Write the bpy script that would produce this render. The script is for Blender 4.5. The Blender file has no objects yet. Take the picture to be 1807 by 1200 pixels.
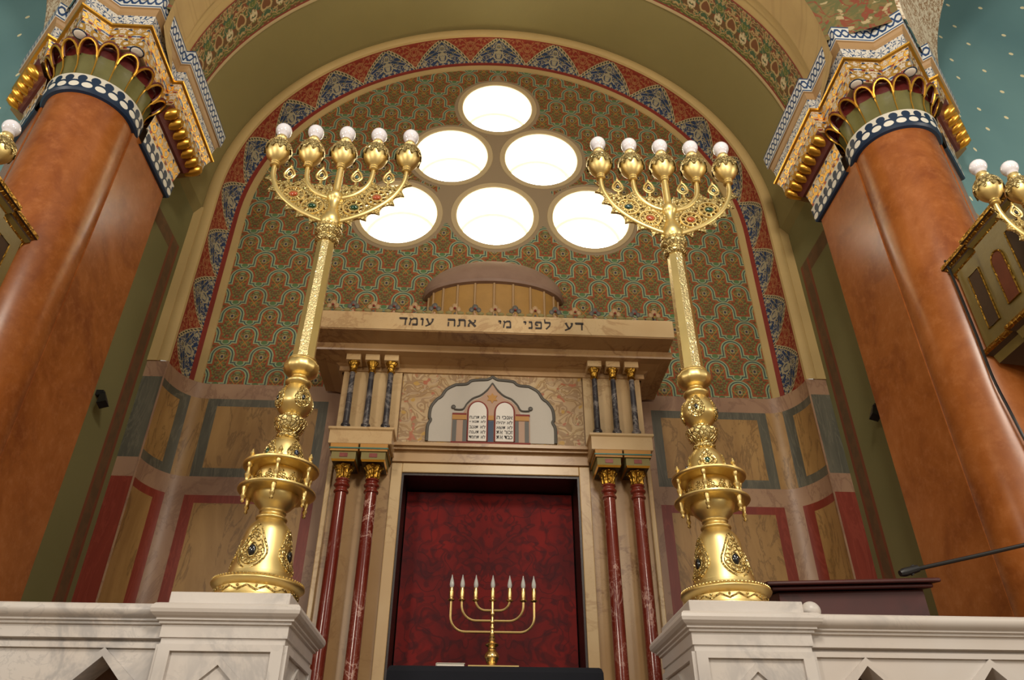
import bpy, math, random
from mathutils import Vector, Matrix
from mathutils.geometry import tessellate_polygon

PI = math.pi
SC = bpy.context.scene
COL = SC.collection
rnd = random.Random(7)

# ------------------------------------------------------------------ mesh builder
class MB:
    """collects shapes and links them as ONE mesh object"""
    def __init__(self):
        self.v = []; self.f = []; self.m = []; self.uv = []; self.hasuv = False

    def add(self, verts, faces, mat=0, uvs=None):
        o = len(self.v)
        self.v.extend([tuple(p) for p in verts])
        for i, f in enumerate(faces):
            self.f.append(tuple(a + o for a in f))
            self.m.append(mat[i] if isinstance(mat, (list, tuple)) else mat)
            if uvs is not None:
                self.uv.append([uvs[i][k] for k in range(len(f))]); self.hasuv = True
            else:
                self.uv.append([(0, 0)] * len(f))
        return self

    def box(self, x0, x1, y0, y1, z0, z1, mat=0):
        v = [(x, y, z) for z in (z0, z1) for y in (y0, y1) for x in (x0, x1)]
        f = [(0, 2, 3, 1), (4, 5, 7, 6), (0, 1, 5, 4), (2, 6, 7, 3), (0, 4, 6, 2), (1, 3, 7, 5)]
        return self.add(v, f, mat)

    def grid(self, rows, mat=0, uv=None, closed=False):
        """rows: list of equally long point lists; uv: same layout"""
        n = len(rows[0]); v = [p for r in rows for p in r]; f = []; u = []; ms = []
        for i in range(len(rows) - 1):
            for j in range(n if closed else n - 1):
                k = (j + 1) % n
                f.append((i * n + j, i * n + k, (i + 1) * n + k, (i + 1) * n + j))
                ms.append(mat(i, j) if callable(mat) else mat)
                if uv is not None:
                    a, b, c, d = uv[i][j], uv[i][k], uv[i + 1][k], uv[i + 1][j]
                    if closed and k == 0:
                        L = uv[i][-1][0] + (uv[i][-1][0] - uv[i][-2][0])
                        b = (L, b[1]); c = (L, c[1])
                    u.append([a, b, c, d])
        return self.add(v, f, ms, u if uv is not None else None)

    def lathe(self, prof, cx=0, cy=0, seg=28, mat=0, a0=0.0, a1=2 * PI, rfun=None, cap=True):
        full = abs(a1 - a0 - 2 * PI) < 1e-6
        n = seg if full else seg + 1
        rows = []; uv = []; acc = 0; last = None
        for (r, z) in prof:
            if last: acc += math.hypot(r - last[0], z - last[1])
            last = (r, z)
            ro = []; uo = []
            for j in range(n):
                a = a0 + (a1 - a0) * j / seg
                rr = r if rfun is None else rfun(r, z, a)
                rr = max(rr, 1e-4)
                ro.append((cx + rr * math.cos(a), cy + rr * math.sin(a), z))
                uo.append((a / (2 * PI), acc))
            rows.append(ro); uv.append(uo)
        mm = (lambda i, j: mat[i]) if isinstance(mat, (list, tuple)) else mat
        self.grid(rows, mm, uv, closed=full)
        if cap and full:
            for ring, idx in ((rows[0], 0), (rows[-1], -1)):
                if prof[idx][0] > 2e-3:
                    self.add(ring, [tuple(range(n))], mat[idx] if isinstance(mat, (list, tuple)) else mat)
        return self

    def tube(self, pts, rad, seg=8, mat=0, closed=False):
        pts = [Vector(p) for p in pts]; n = len(pts)
        rows = []; up = None
        for i, p in enumerate(pts):
            if closed: t = pts[(i + 1) % n] - pts[i - 1]
            elif i == 0: t = pts[1] - p
            elif i == n - 1: t = p - pts[i - 1]
            else: t = pts[i + 1] - pts[i - 1]
            t.normalize()
            if up is None:
                up = Vector((0, 0, 1)) if abs(t.z) < .9 else Vector((0, 1, 0))
            s = t.cross(up).normalized(); up = s.cross(t).normalized()
            r = rad(i / (n - 1)) if callable(rad) else (rad[i] if isinstance(rad, (list, tuple)) else rad)
            rows.append([tuple(p + (s * math.cos(2 * PI * k / seg) + up * math.sin(2 * PI * k / seg)) * r) for k in range(seg)])
        if closed: rows.append(rows[0])
        self.grid(rows, mat, None, closed=True)
        if not closed:
            self.add(rows[0], [tuple(range(seg))[::-1]], mat); self.add(rows[-1], [tuple(range(seg))], mat)
        return self

    def ball(self, c, r, mat=0, seg=16, rings=10, sc=(1, 1, 1)):
        prof = []
        rows = []
        for i in range(rings + 1):
            b = -PI / 2 + PI * i / rings
            rr = max(math.cos(b), 1e-3)
            rows.append([(c[0] + r * sc[0] * rr * math.cos(2 * PI * k / seg), c[1] + r * sc[1] * rr * math.sin(2 * PI * k / seg), c[2] + r * sc[2] * math.sin(b)) for k in range(seg)])
        return self.grid(rows, mat, None, closed=True)

    def prism(self, poly, fn, w0, w1, mat=0, holes=(), side_mat=None):
        """2-D polygon (with holes) extruded from w0 to w1; fn(u, v, w) -> xyz"""
        loops = [list(poly)] + [list(h) for h in holes]
        flat = [p for l in loops for p in l]
        tri = tessellate_polygon([[Vector((p[0], p[1], 0)) for p in l] for l in loops])
        n = len(flat)
        self.add([fn(p[0], p[1], w0) for p in flat], [tuple(t) for t in tri], mat)
        if w1 is not None:
            self.add([fn(p[0], p[1], w1) for p in flat], [tuple(t)[::-1] for t in tri], mat)
            sm = mat if side_mat is None else side_mat
            for l in loops:
                k = len(l)
                self.add([fn(p[0], p[1], w0) for p in l] + [fn(p[0], p[1], w1) for p in l],
                         [(i, (i + 1) % k, k + (i + 1) % k, k + i) for i in range(k)], sm)
        return self

    def offloft(self, poly, prof, mats=0, closed=True, cap=True):
        """polygon (counter-clockwise) swept along profile of (offset, z), mitred corners; u runs along the outline"""
        n = len(poly); rows = []; uv = []
        P = [Vector(p) for p in poly]
        mit = []
        for i in range(n):
            def nor(a, b):
                d = (b - a).normalized(); return Vector((d.y, -d.x))
            if closed or 0 < i < n - 1:
                n0 = nor(P[i - 1], P[i]); n1 = nor(P[i], P[(i + 1) % n])
                m = (n0 + n1); m.normalize(); m = m / max(m.dot(n0), .35)
            elif i == 0: m = nor(P[0], P[1])
            else: m = nor(P[-2], P[-1])
            mit.append(m)
        cu = [0]
        for i in range(1, n): cu.append(cu[-1] + (P[i] - P[i - 1]).length)
        av = 0; last = None
        for (o, z) in prof:
            if last: av += math.hypot(o - last[0], z - last[1])
            last = (o, z)
            rows.append([(P[i].x + mit[i].x * o, P[i].y + mit[i].y * o, z) for i in range(n)])
            uv.append([(cu[i], av) for i in range(n)])
        mm = (lambda i, j: mats[i]) if isinstance(mats, (list, tuple)) else mats
        # v is normalised per band so that patterns fit their band
        for i in range(len(rows) - 1):
            u2 = [[(c, 0.0) for c, _ in uv[i]], [(c, 1.0) for c, _ in uv[i]]]
            self.grid([rows[i], rows[i + 1]], mm(i, 0) if callable(mm) else mm, u2, closed=closed)
        if cap and closed:
            self.prism([(p[0], p[1]) for p in rows[0]], lambda u, v, w: (u, v, w), rows[0][0][2], None, mats[0] if isinstance(mats, (list, tuple)) else mats)
            self.prism([(p[0], p[1]) for p in rows[-1]], lambda u, v, w: (u, v, w), rows[-1][0][2], None, mats[-1] if isinstance(mats, (list, tuple)) else mats)
        return self

    def xform(self, M):
        self.v = [tuple(M @ Vector(p)) for p in self.v]; return self

    def mirror(self):
        self.v = [(-x, y, z) for x, y, z in self.v]; self.f = [f[::-1] for f in self.f]
        self.uv = [u[::-1] for u in self.uv]; return self

    def build(self, name, mats, parent=None, origin=None, ang=0.6, bevel=0):
        if not isinstance(mats, (list, tuple)): mats = [mats]
        if origin is None: origin = tuple(parent['_o']) if parent is not None and '_o' in parent else (0, 0, 0)
        ox, oy, oz = origin
        me = bpy.data.meshes.new(name)
        me.from_pydata([(x - ox, y - oy, z - oz) for x, y, z in self.v], [], self.f)
        for m in mats: me.materials.append(m)
        me.polygons.foreach_set('material_index', self.m)
        if self.hasuv:
            ul = me.uv_layers.new(name='UVMap')
            fl = [c for u in self.uv for p in u for c in p]
            ul.data.foreach_set('uv', fl)
        me.polygons.foreach_set('use_smooth', [True] * len(me.polygons))
        me.validate()
        me.update()
        me.set_sharp_from_angle(angle=ang)
        o = bpy.data.objects.new(name, me)
        COL.objects.link(o)
        if parent is not None:
            o.parent = parent; o['_o'] = origin
        else:
            o.location = origin; o['_o'] = origin
        if bevel:
            b = o.modifiers.new('bevel', 'BEVEL'); b.width = bevel; b.segments = 2; b.limit_method = 'ANGLE'; b.angle_limit = .7
        return o

def thing(name, label, cat, loc=(0, 0, 0), group=None):
    o = bpy.data.objects.new(name, None); o.empty_display_size = .1
    COL.objects.link(o); o.location = loc; o['_o'] = loc
    return tag(o, label, cat, group)

def tag(o, label, cat, group=None):
    o['label'] = label; o['category'] = cat
    if group: o['group'] = group
    return o

def struct(o, label=None):
    o['kind'] = 'structure'
    if label: o['label'] = label
    return o

def copy_tree(o, parent=None):
    c = o.copy(); COL.objects.link(c)
    if parent is not None: c.parent = parent
    for ch in list(o.children): copy_tree(ch, c)
    return c

def xz(y):
    """map polygon (x, z) extruded along y"""
    return lambda u, v, w: (u, w, v)

def circle(cx, cz, r, n=32, a0=0):
    return [(cx + r * math.cos(a0 + 2 * PI * k / n), cz + r * math.sin(a0 + 2 * PI * k / n)) for k in range(n)]

def catmull(pts, per=6):
    P = [Vector(p) for p in pts]; out = []
    for i in range(len(P) - 1):
        p0 = P[max(i - 1, 0)]; p1 = P[i]; p2 = P[i + 1]; p3 = P[min(i + 2, len(P) - 1)]
        for k in range(per):
            t = k / per
            out.append(.5 * ((2 * p1) + (p2 - p0) * t + (2 * p0 - 5 * p1 + 4 * p2 - p3) * t * t + (3 * p1 - p0 - 3 * p2 + p3) * t ** 3))
    out.append(P[-1]); return [tuple(p) for p in out]

def smooth_prof(prof, per=4):
    return [(p[0], p[1]) for p in catmull([(r, z, 0) for r, z in prof], per)]

# ------------------------------------------------------------------ node expressions
NT = None
class X:
    def __init__(s, sock): s.s = sock
    def __add__(a, b): return mth('ADD', a, b)
    __radd__ = __add__
    def __sub__(a, b): return mth('SUBTRACT', a, b)
    def __rsub__(a, b): return mth('SUBTRACT', b, a)
    def __mul__(a, b): return mth('MULTIPLY', a, b)
    __rmul__ = __mul__
    def __truediv__(a, b): return mth('DIVIDE', a, b)
    def __neg__(a): return mth('MULTIPLY', a, -1.0)
    def __lt__(a, b): return mth('LESS_THAN', a, b)
    def __gt__(a, b): return mth('GREATER_THAN', a, b)

def put(inp, v):
    if isinstance(v, X): NT.links.new(v.s, inp)
    elif isinstance(v, (tuple, list)):
        inp.default_value = tuple(v) + ((1,) if len(v) == 3 and len(inp.default_value) == 4 else ())
    else: inp.default_value = v

def mth(op, a, b=None, c=None):
    n = NT.nodes.new('ShaderNodeMath'); n.operation = op
    put(n.inputs[0], a)
    if b is not None: put(n.inputs[1], b)
    if c is not None: put(n.inputs[2], c)
    return X(n.outputs[0])
def fsin(a): return mth('SINE', a)
def fl(a): return mth('FLOOR', a)
def fr(a): return mth('FRACT', a)
def ab(a): return mth('ABSOLUTE', a)
def mn(a, b): return mth('MINIMUM', a, b)
def mx(a, b): return mth('MAXIMUM', a, b)
def sq(a): return mth('SQRT', a)
def hyp(a, b): return sq(a * a + b * b)
def modn(a, b): return mth('FLOORED_MODULO', a, b)
def step(e0, e1, x):
    n = NT.nodes.new('ShaderNodeMapRange'); n.interpolation_type = 'SMOOTHSTEP'
    put(n.inputs[0], x); n.inputs[1].default_value = e0; n.inputs[2].default_value = e1
    return X(n.outputs[0])
def mix(f, a, b):
    n = NT.nodes.new('ShaderNodeMix'); n.data_type = 'RGBA'
    put(n.inputs[0], f); put(n.inputs[6], a); put(n.inputs[7], b)
    return X(n.outputs[2])
def coords(kind='Object'):
    n = NT.nodes.new('ShaderNodeTexCoord'); s = NT.nodes.new('ShaderNodeSeparateXYZ')
    NT.links.new(n.outputs[kind], s.inputs[0])
    return X(n.outputs[kind]), X(s.outputs[0]), X(s.outputs[1]), X(s.outputs[2])
def vec(x, y, z=0.0):
    n = NT.nodes.new('ShaderNodeCombineXYZ')
    for i, a in enumerate((x, y, z)): put(n.inputs[i], a)
    return X(n.outputs[0])
def noise(v, scale, detail=3, rough=.5, dist=0.0):
    n = NT.nodes.new('ShaderNodeTexNoise'); put(n.inputs['Vector'], v)
    n.inputs['Scale'].default_value = scale; n.inputs['Detail'].default_value = detail
    n.inputs['Roughness'].default_value = rough; n.inputs['Distortion'].default_value = dist
    return X(n.outputs[0])
def voro(v, scale, feature='F1', rand=1.0):
    n = NT.nodes.new('ShaderNodeTexVoronoi'); n.feature = feature
    put(n.inputs['Vector'], v); n.inputs['Scale'].default_value = scale; n.inputs['Randomness'].default_value = rand
    return n
def ramp(f, stops):
    n = NT.nodes.new('ShaderNodeValToRGB'); put(n.inputs[0], f)
    el = n.color_ramp.elements
    while len(el) < len(stops): el.new(.5)
    for e, (p, c) in zip(el, stops): e.position = p; e.color = tuple(c) + (1,)
    return X(n.outputs[0])
def C(h):
    h = h.lstrip('#'); r = []
    for i in (0, 2, 4):
        c = int(h[i:i + 2], 16) / 255
        r.append(c / 12.92 if c <= .04045 else ((c + .055) / 1.055) ** 2.4)
    return tuple(r)
def mat(name, fn=None, col=(.5, .5, .5), rough=.5, metal=0.0, bump=None, **kw):
    """fn() is run inside the node tree and returns a dict of sockets"""
    global NT
    m = bpy.data.materials.new(name); m.use_nodes = True; NT = m.node_tree
    b = NT.nodes['Principled BSDF']
    b.inputs['Roughness'].default_value = rough; b.inputs['Metallic'].default_value = metal
    b.inputs['Base Color'].default_value = tuple(col) + (1,)
    for k, v in kw.items(): put(b.inputs[k.replace('_', ' ')], v)
    if fn:
        d = fn() or {}
        for k, v in d.items():
            if k == 'bump':
                h, strength, dist = v
                n = NT.nodes.new('ShaderNodeBump'); put(n.inputs['Height'], h)
                n.inputs['Strength'].default_value = strength; n.inputs['Distance'].default_value = dist
                NT.links.new(n.outputs[0], b.inputs['Normal'])
            else: put(b.inputs[k], v)
    return m
# ------------------------------------------------------------------ materials
def painted(name, hexcol, rough=.75, var=.12, scale=2.0):
    def f():
        v, x, y, z = coords()
        n = noise(v, scale, 5, .6); c = C(hexcol)
        return {'Base Color': ramp(n, [(.25, tuple(a * (1 - var) for a in c)), (.75, tuple(min(1, a * (1 + var)) for a in c))]),
                'bump': (noise(v, 40, 4), .08, .01)}
    return mat(name, f, rough=rough)

def marble(name, base, vein, scale=3.0, rough=.3, width=.06, base2=None, amt=.8):
    def f():
        v, x, y, z = coords()
        n = noise(v, scale * .8, 6, .62, .7)
        w = ab(n - .5)
        k = 1 - step(0.0, width, w)
        n2 = noise(v, scale * 2.7, 5, .6, 1.2)
        k2 = (1 - step(0.0, width * .5, ab(n2 - .5))) * .5
        big = noise(v, scale * .35, 4, .6)
        b1 = mix(step(.35, .65, big), C(base), C(base2 or base))
        msk = step(.42, .62, noise(v, scale * .5, 2))
        return {'Base Color': mix(mn(mx(k, k2) * msk * amt, 1.0), b1, C(vein))}
    return mat(name, f, rough=rough)

def gold_fn(tone, scale, depth, dark):
    def f():
        v, x, y, z = coords()
        n = noise(v, 3, 3)
        c = ramp(n, [(.3, tuple(a * .88 for a in C(tone))), (.7, C(tone))])
        d = {'Base Color': c}
        if depth:
            vn = voro(v, scale, 'DISTANCE_TO_EDGE'); e = X(vn.outputs['Distance'])
            h = step(.02, .16, e) + noise(v, scale * 1.7, 2) * .5
            d['Base Color'] = mix((1 - step(.0, .09, e)) * dark, c, C('#4a3512'))
            d['bump'] = (h, .9, depth)
        else:
            d['Roughness'] = .34 + .14 * noise(v, 9, 3)
        return d
    return f
GOLD = mat('satin_gold', gold_fn('#f0d690', 1, 0, 0), metal=1.0, rough=.3)
GOLD_ORN = mat('chased_gold', gold_fn('#ecd594', 48, .006, .75), metal=1.0, rough=.33)
GOLD_SHAFT = mat('engraved_gold', gold_fn('#f0dba2', 60, .0015, .25), metal=1.0, rough=.34)
GOLD_DK = mat('old_gold', gold_fn('#b08636', 30, .004, .4), metal=1.0, rough=.35)
BRASS = mat('polished_brass', None, col=C('#e6c98a'), metal=1.0, rough=.27)
GILT = mat('gilding', None, col=C('#d9a441'), metal=.9, rough=.28)

MARBLE_W = marble('white_marble', '#cdc9c6', '#9b9898', 2.4, .38, .06, '#c6bdb5', .7)
MARBLE_C = marble('cream_marble', '#b8966a', '#7d5434', 3.0, .3, .035, '#a98559', .7)
MARBLE_CL = marble('pale_cream_marble', '#cbb083', '#a07a4e', 3.2, .3, .03, '#c0a072', .6)
MARBLE_R = marble('red_marble', '#7c3426', '#c9a090', 5.0, .16, .022, '#6a2016', .85)
MARBLE_D = marble('dark_marble', '#3f3c40', '#8d8580', 9.0, .25, .06, '#2c2b30', .8)
def f_scag():
    v, x, y, z = coords()
    n = noise(v, 2.2, 8, .68, .5); n2 = noise(v, 14, 6, .7)
    c = ramp(n, [(.28, C('#783c18')), (.5, C('#945423')), (.74, C('#ac6835'))])
    c = mix(step(.45, .75, n2) * .35, c, C('#b97848'))
    c = mix((1 - step(.22, .38, n2)) * .5, c, C('#6e341a'))
    return {'Base Color': c}
SCAGLIOLA = mat('orange_scagliola', f_scag, rough=.27)

OLIVE = painted('olive_paint', '#84784a', .8, .05, 1.2)
GREEN_W = painted('sage_wall_paint', '#6d6e45', .8, .05, 1.2)
CREAM = painted('cream_paint', '#b79c66', .7, .07)
CREAM_L = painted('light_cream_paint', '#b7a27a', .7, .06)
RED_P = painted('red_oxide_paint', '#7f2a1c', .65, .12, 6)
REVEAL = painted('white_plaster_reveal', '#e9dfc0', .8, .03)
BLUE_P = painted('dark_blue_paint', '#1f3550', .5, .1)
WHITE_P = painted('white_paint', '#dcd6cc', .5, .05)
TAN_P = painted('tan_paint', '#a5855c', .5, .08)
MAROON_P = painted('maroon_paint', '#561814', .4, .15)
FLUTE_P = painted('flute_olive_paint', '#67643a', .35, .12, 12)

WIN_R = .392
WINS = [(0, 6.85), (-.98, 6.83), (.98, 6.85), (-.485, 7.69), (.485, 7.69), (0, 8.485)]

def f_arab():
    v, x, y, z = coords()
    P, H = .338, .2165
    row = fl(z / H); off = modn(row, 2.0) * (P * .5)
    u = modn(x + off, P) - P * .5
    w = modn(z, H) - .0875
    au = ab(u)
    q = vec(au, w + row * 0.0, 0.0)               # mirrored about the axis of each arch
    tomb = hyp(au, mx(w - .022, 0.0)) - .088
    bowl = hyp(P * .5 - au, mn(w + .052, .02) * 1.3) - .046
    d = mn(tomb, mx(w + .052, -bowl)) + (noise(v, 60, 2) - .5) * .005
    n = noise(q, 58, 2, .5, .5); n3 = noise(v, 7, 4)
    ground = mix(step(.46, .54, n), C('#6f341a'), C('#4f4a24'))
    inner = mix(step(.47, .55, n), C('#4e4421'), C('#5f3c1c'))
    c = mix(d < 0.0, ground, inner)
    sc = step(.035, .012, ab(noise(q, 34, 1, .5, .8) - .5))      # fine scrolls
    c = mix(sc * .85, c, C('#98642a'))
    fo = step(.50, .55, noise(vec(au + 1.7, w, 0.0), 46, 1))
    c = mix(fo * .9, c, C('#6c7e42'))
    c = mix(step(.62, .66, noise(vec(au + 4.1, w, 0.0), 62, 1)), c, C('#a02a17'))
    c = mix(step(.010, .004, ab(ab(d) - .027)), c, C('#97431d'))
    t1 = ab(au - ab(w + .058) * .8)
    c = mix(step(.008, .003, t1) * (au < .07), c, C('#a9702a'))
    c = mix(step(.030, .024, hyp(u, (w - .065) * 1.6)), c, C('#86935c'))
    c = mix(step(.006, .003, ab(w - .062)) * (au < .024), c, C('#2d4a3a'))
    c = mix(step(.024, .02, hyp(u, (w - .008) * .85)), c, C('#9d8a64'))
    c = mix(step(.015, .011, hyp(u * 1.2, (w - .008) * .9)), c, C('#1e2438'))
    c = mix(step(.028, .023, hyp(P * .5 - au, w + .057)), c, C('#4d7345'))
    c = mix(step(.0185, .015, ab(d)), c, C('#96a37c'))
    c = mix(step(.0075, .005, ab(d)), c, C('#2f4f4b'))
    c = mix(.10 + .2 * step(.4, .7, n3), c, C('#5d4c30'))
    # plain painted field that frames the six round windows
    dd = None
    for (wx, wz) in WINS:
        e = hyp(x - wx, z - wz)
        dd = e if dd is None else mn(dd, e)
    ax = ab(x)
    tri = mx(ax * .866 + (z - 8.2) * .5, 6.72 - z)
    fld = mx(mx(step(.49, .48, dd), (tri < .0)), mx(ax * 2.2 + (z - 9.08), 8.88 - z) < 0.0)
    c = mix(fld, c, C('#8f7c60'))
    return {'Base Color': c, 'bump': (noise(v, 30, 3), .06, .01)}
ARABESQUE = mat('arabesque_wall_painting', f_arab, rough=.75)

def f_border():
    v, u, w, z = coords('UV')      # u: metres along the arch from its top, w: 0..1 across
    P = .66
    a = ab(fr(u / P + .5) - .5)                 # 0 at the middle of a blue triangle, .5 at a red one
    t = 1 - a * 2
    e = w - (t + .09 * fsin(t * PI)) * .97
    qb = vec(a * P, w * .36, 0.0); qr = vec((.5 - a) * P + 2.0, w * .36, 0.0)
    lb = step(.07, .03, ab(noise(qb, 19, 1, .5, 1.0) - .5))
    ring_b = step(.012, .006, ab(hyp(a * P, (w - .28) * .36) - .055))
    drop_b = step(.012, .006, ab(hyp(a * P * 1.5, (w - .62) * .36) - .04))
    blue = mix(step(.45, .6, noise(qb, 30, 2)), C('#1d335c'), C('#243c58'))
    blue = mix(mx(mx(lb, ring_b), drop_b), blue, C('#a59c7e'))
    blue = mix(step(.62, .68, noise(qb, 34, 1)), blue, C('#94803e'))
    lr = step(.075, .03, ab(noise(qr, 17, 1, .5, 1.0) - .5))
    r0 = (.5 - a) * P
    pet = step(.010, .005, ab(hyp(r0 * 1.4, (w - .66) * .36) - .06)) + step(.010, .005, ab(hyp(r0 * 2.4, (w - .66) * .36) - .05))
    red = mix(step(.45, .6, noise(qr, 28, 2)), C('#7e2214'), C('#8e2c18'))
    red = mix(mn(mx(lr, pet), 1.0), red, C('#9f6840'))
    c = mix(e < 0.0, red, blue)
    dots = step(.35, .5, ab(fr(u * 30 + w * 1.5) - .5) * 2) * step(.042, .03, ab(e))
    c = mix(step(.082, .07, ab(e)), c, mix(dots, C('#b1a27c'), C('#2c3428')))
    edge = mx(step(.03, .02, w), step(.955, .965, w))
    c = mix(edge, c, C('#84291b'))
    return {'Base Color': c}
BORDER = mat('triangle_border_painting', f_border, rough=.72)

def f_orn():
    v, u, w, z = coords('UV')
    P = .34
    a = ab(fr(u / P) - .5) * P
    q = vec(a, w * .46, 0.0)
    bg = mix(step(.47, .5, noise(q, 10, 1)), C('#654722'), C('#3d5a3c'))
    bg = mix(step(.55, .58, noise(vec(a + 3.0, w * .46, 0.0), 12, 1)), bg, C('#586428'))
    bg = mix(step(.58, .61, noise(vec(a + 6.0, w * .46, 0.0), 11, 1)), bg, C('#7b3b1e'))
    ln = ab(noise(vec(a + 1.0, w * .46, 0.0), 13, 1, .5, .9) - .5)
    c = mix(step(.06, .035, ln), bg, C('#b39a68'))
    c = mix(step(.014, .006, ln), c, C('#6d3a20'))
    h = hyp(a, (w - .5) * .46 + a * .6)
    c = mix(step(.075, .068, h), c, C('#b59c6c'))
    c = mix(step(.058, .05, h), c, C('#70431f'))
    b2 = hyp(P * .5 - a, (w - .38) * .36)
    c = mix(step(.055, .045, b2) * step(.42, .5, noise(q, 30, 2)), c, C('#cbbd98'))
    return {'Base Color': c}
ORN = mat('scrolling_vine_painting', f_orn, rough=.72)

def f_stripe():
    v, x, y, z = coords()
    q = x * 1.0 + z * .8
    l = step(.06, .02, ab(fr(q * 4.2) - .5)) * .5 + step(.05, .02, ab(fr(q * 4.2 + .22) - .5)) * .35
    n = noise(v, 3, 4)
    return {'Base Color': mix(l * .45, ramp(n, [(.3, C('#a98d5b')), (.7, C('#b99d68'))]), C('#86683c'))}
STRIPES = mat('striped_cream_paint', f_stripe, rough=.75)

def f_side():
    v, x, y, z = coords()
    n = noise(v, 1.3, 4)
    c = ramp(n, [(.3, C('#6c683f')), (.7, C('#777148'))])
    dv = ab(y - 5.19)
    m = mx((dv < .085) * (z < 5.94), (ab(z - 5.87) < .075) * (y < 5.27))
    e = mx((ab(dv - .07) < .018) * (z < 5.94), 0.0)
    c = mix(m, c, mix(step(.4, .6, noise(v, 12, 3)), C('#66492c'), C('#5b4429')))
    c = mix(e * .8, c, C('#7a3d24'))
    return {'Base Color': c, 'bump': (noise(v, 25, 3), .06, .01)}
SIDEWALL = mat('framed_sage_wall', f_side, rough=.8)

def f_teal():
    v, u, w, z = coords('UV')
    vv, x, y, zz = coords()
    c = ramp(noise(vv, .9, 4), [(.3, C('#678f95')), (.7, C('#749ca0'))])
    vn = voro(vec(u * 15, w, 0.0), 3.0, 'F1', .5); vn.voronoi_dimensions = '2D'; dis = X(vn.outputs['Distance'])
    s = dis < .062
    return {'Base Color': mix(s, c, C('#fff0c4')), 'Roughness': .85 - s * .5}
TEAL = mat('starry_teal_paint', f_teal, rough=.85)

def f_dome_rib():
    v, u, w, z = coords('UV')
    n = noise(vec(u, w, 0.0), 14, 3, .6, 1.0)
    c = mix(step(.02, .06, ab(n - .5)), C('#9a7650'), C('#e0d5be'))
    return {'Base Color': c}
RIB = mat('white_scroll_painting', f_dome_rib, rough=.7)
def f_pend():
    v, x, y, z = coords()
    n = noise(v, 9, 3, .6, 1.2)
    c = mix(step(.45, .55, n), C('#75653a'), C('#5f5f36'))
    c = mix(step(.05, .02, ab(noise(v, 7, 2, .5, .8) - .5)), c, C('#80402a'))
    c = mix(step(.62, .68, noise(v, 15, 2)), c, C('#ab9870'))
    return {'Base Color': c}
PEND = mat('pendentive_painting', f_pend, rough=.75)

# painted marbling of the dado
def veined(name, a, b, vein, sx=1.0, rough=.45):
    def f():
        v, x, y, z = coords()
        q = vec(x * 3 * sx, y * 3, z * .9)
        n = noise(q, 1.6, 6, .62, 1.1)
        k = 1 - step(0.0, .035, ab(n - .5))
        bg = mix(step(.3, .7, noise(q, 1.1, 5, .65, .6)), C(a), C(b))
        return {'Base Color': mix(k * .5, bg, C(vein))}
    return mat(name, f, rough=rough)
D_OCHRE = veined('ochre_marbling', '#8f6b3c', '#a98450', '#5d4326')
D_MAUVE = veined('mauve_marbling', '#94735c', '#a8876a', '#7b5a48', .4)
D_GREY = veined('grey_marbling', '#4b4a40', '#615e50', '#76705f', 2)
D_RED = veined('red_marbling', '#752a1d', '#843424', '#924030', 2)

# capital paints
def f_inter():
    v, u, w, z = coords('UV')
    s = .28 * fsin(u * 2 * PI / .11)
    l = mn(ab(w - .5 - s), ab(w - .5 + s))
    c = mix(step(.12, .09, l), C('#cfd0cb'), C('#22406a'))
    c = mix(mx(step(.1, .08, w), step(.9, .92, w)), c, C('#2b4a70'))
    c = mix(mx(step(.05, .035, ab(w - .14)), step(.05, .035, ab(w - .86))), c, C('#d6d6d0'))
    return {'Base Color': c}
P_INTER = mat('blue_white_interlace', f_inter, rough=.45)
def f_leaf():
    v, u, w, z = coords('UV')
    q = vec(u, w * .1, 0.0)
    a = fr(u / .16) - .5
    st = hyp(a * .16, (w - .5) * .1)
    ang = mth('ARCTAN2', (w - .5) * .1, a * .16)
    star = step(.0, .02, .022 + .022 * fsin(ang * 6) - st)
    n = step(.5, .56, noise(q, 60, 2))
    c = mix(mx(star, n * step(.03, .05, st)), C('#d2cec4'), C('#2a4a72'))
    return {'Base Color': c}
P_LEAF = mat('blue_leaf_on_white', f_leaf, rough=.45)
def f_gfr():
    v, u, w, z = coords('UV')
    P = .24
    a = ab(fr(u / P) - .5) * P
    q = vec(a + 2.3, w * .14 + .7, 1.3)
    n = noise(q, 19, 1, .5, .8)
    ln = step(.032, .018, ab(n - .5))
    leaf = step(.60, .63, noise(vec(a + 7.1, w * .14 + .2, 0.0), 26, 0))
    sc = step(.012, .008, ab(hyp(a - .06, (w - .5) * .14) - .03))
    g = mn(ln + leaf + sc, 1.0)
    c = mix(g, C('#c8bca8'), C('#d0a048'))
    c = mix(step(.63, .66, noise(vec(a + 5.0, w * .14, 0.0), 21, 0)), c, C('#8a3a26'))
    c = mix(step(.66, .69, noise(vec(a + 3.0, w * .14, 2.0), 21, 0)), c, C('#2e4a72'))
    return {'Base Color': c, 'Metallic': g * .75, 'bump': (g, .7, .02)}
P_GOLDFRIEZE = mat('gilded_scroll_frieze', f_gfr, rough=.34)
def f_bead():
    v, u, w, z = coords('UV')
    a = (fr(u / .085) - .5) * .085
    bead = hyp(a / .034, (w - .27) / .17) < 1.0
    a2 = (fr(u / .085 + .5) - .5) * .085
    tri = (hyp(a2 / .03, (w - .68) / .2) < 1.0)
    c = mix(w > .55, C('#152b45'), C('#cfcabc'))
    c = mix(tri, c, C('#152b45'))
    c = mix(bead, c, C('#dcd8cc'))
    return {'Base Color': c, 'bump': (mx(bead, tri), .6, .01)}
P_BEAD = mat('blue_white_beading', f_bead, rough=.4)

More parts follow.
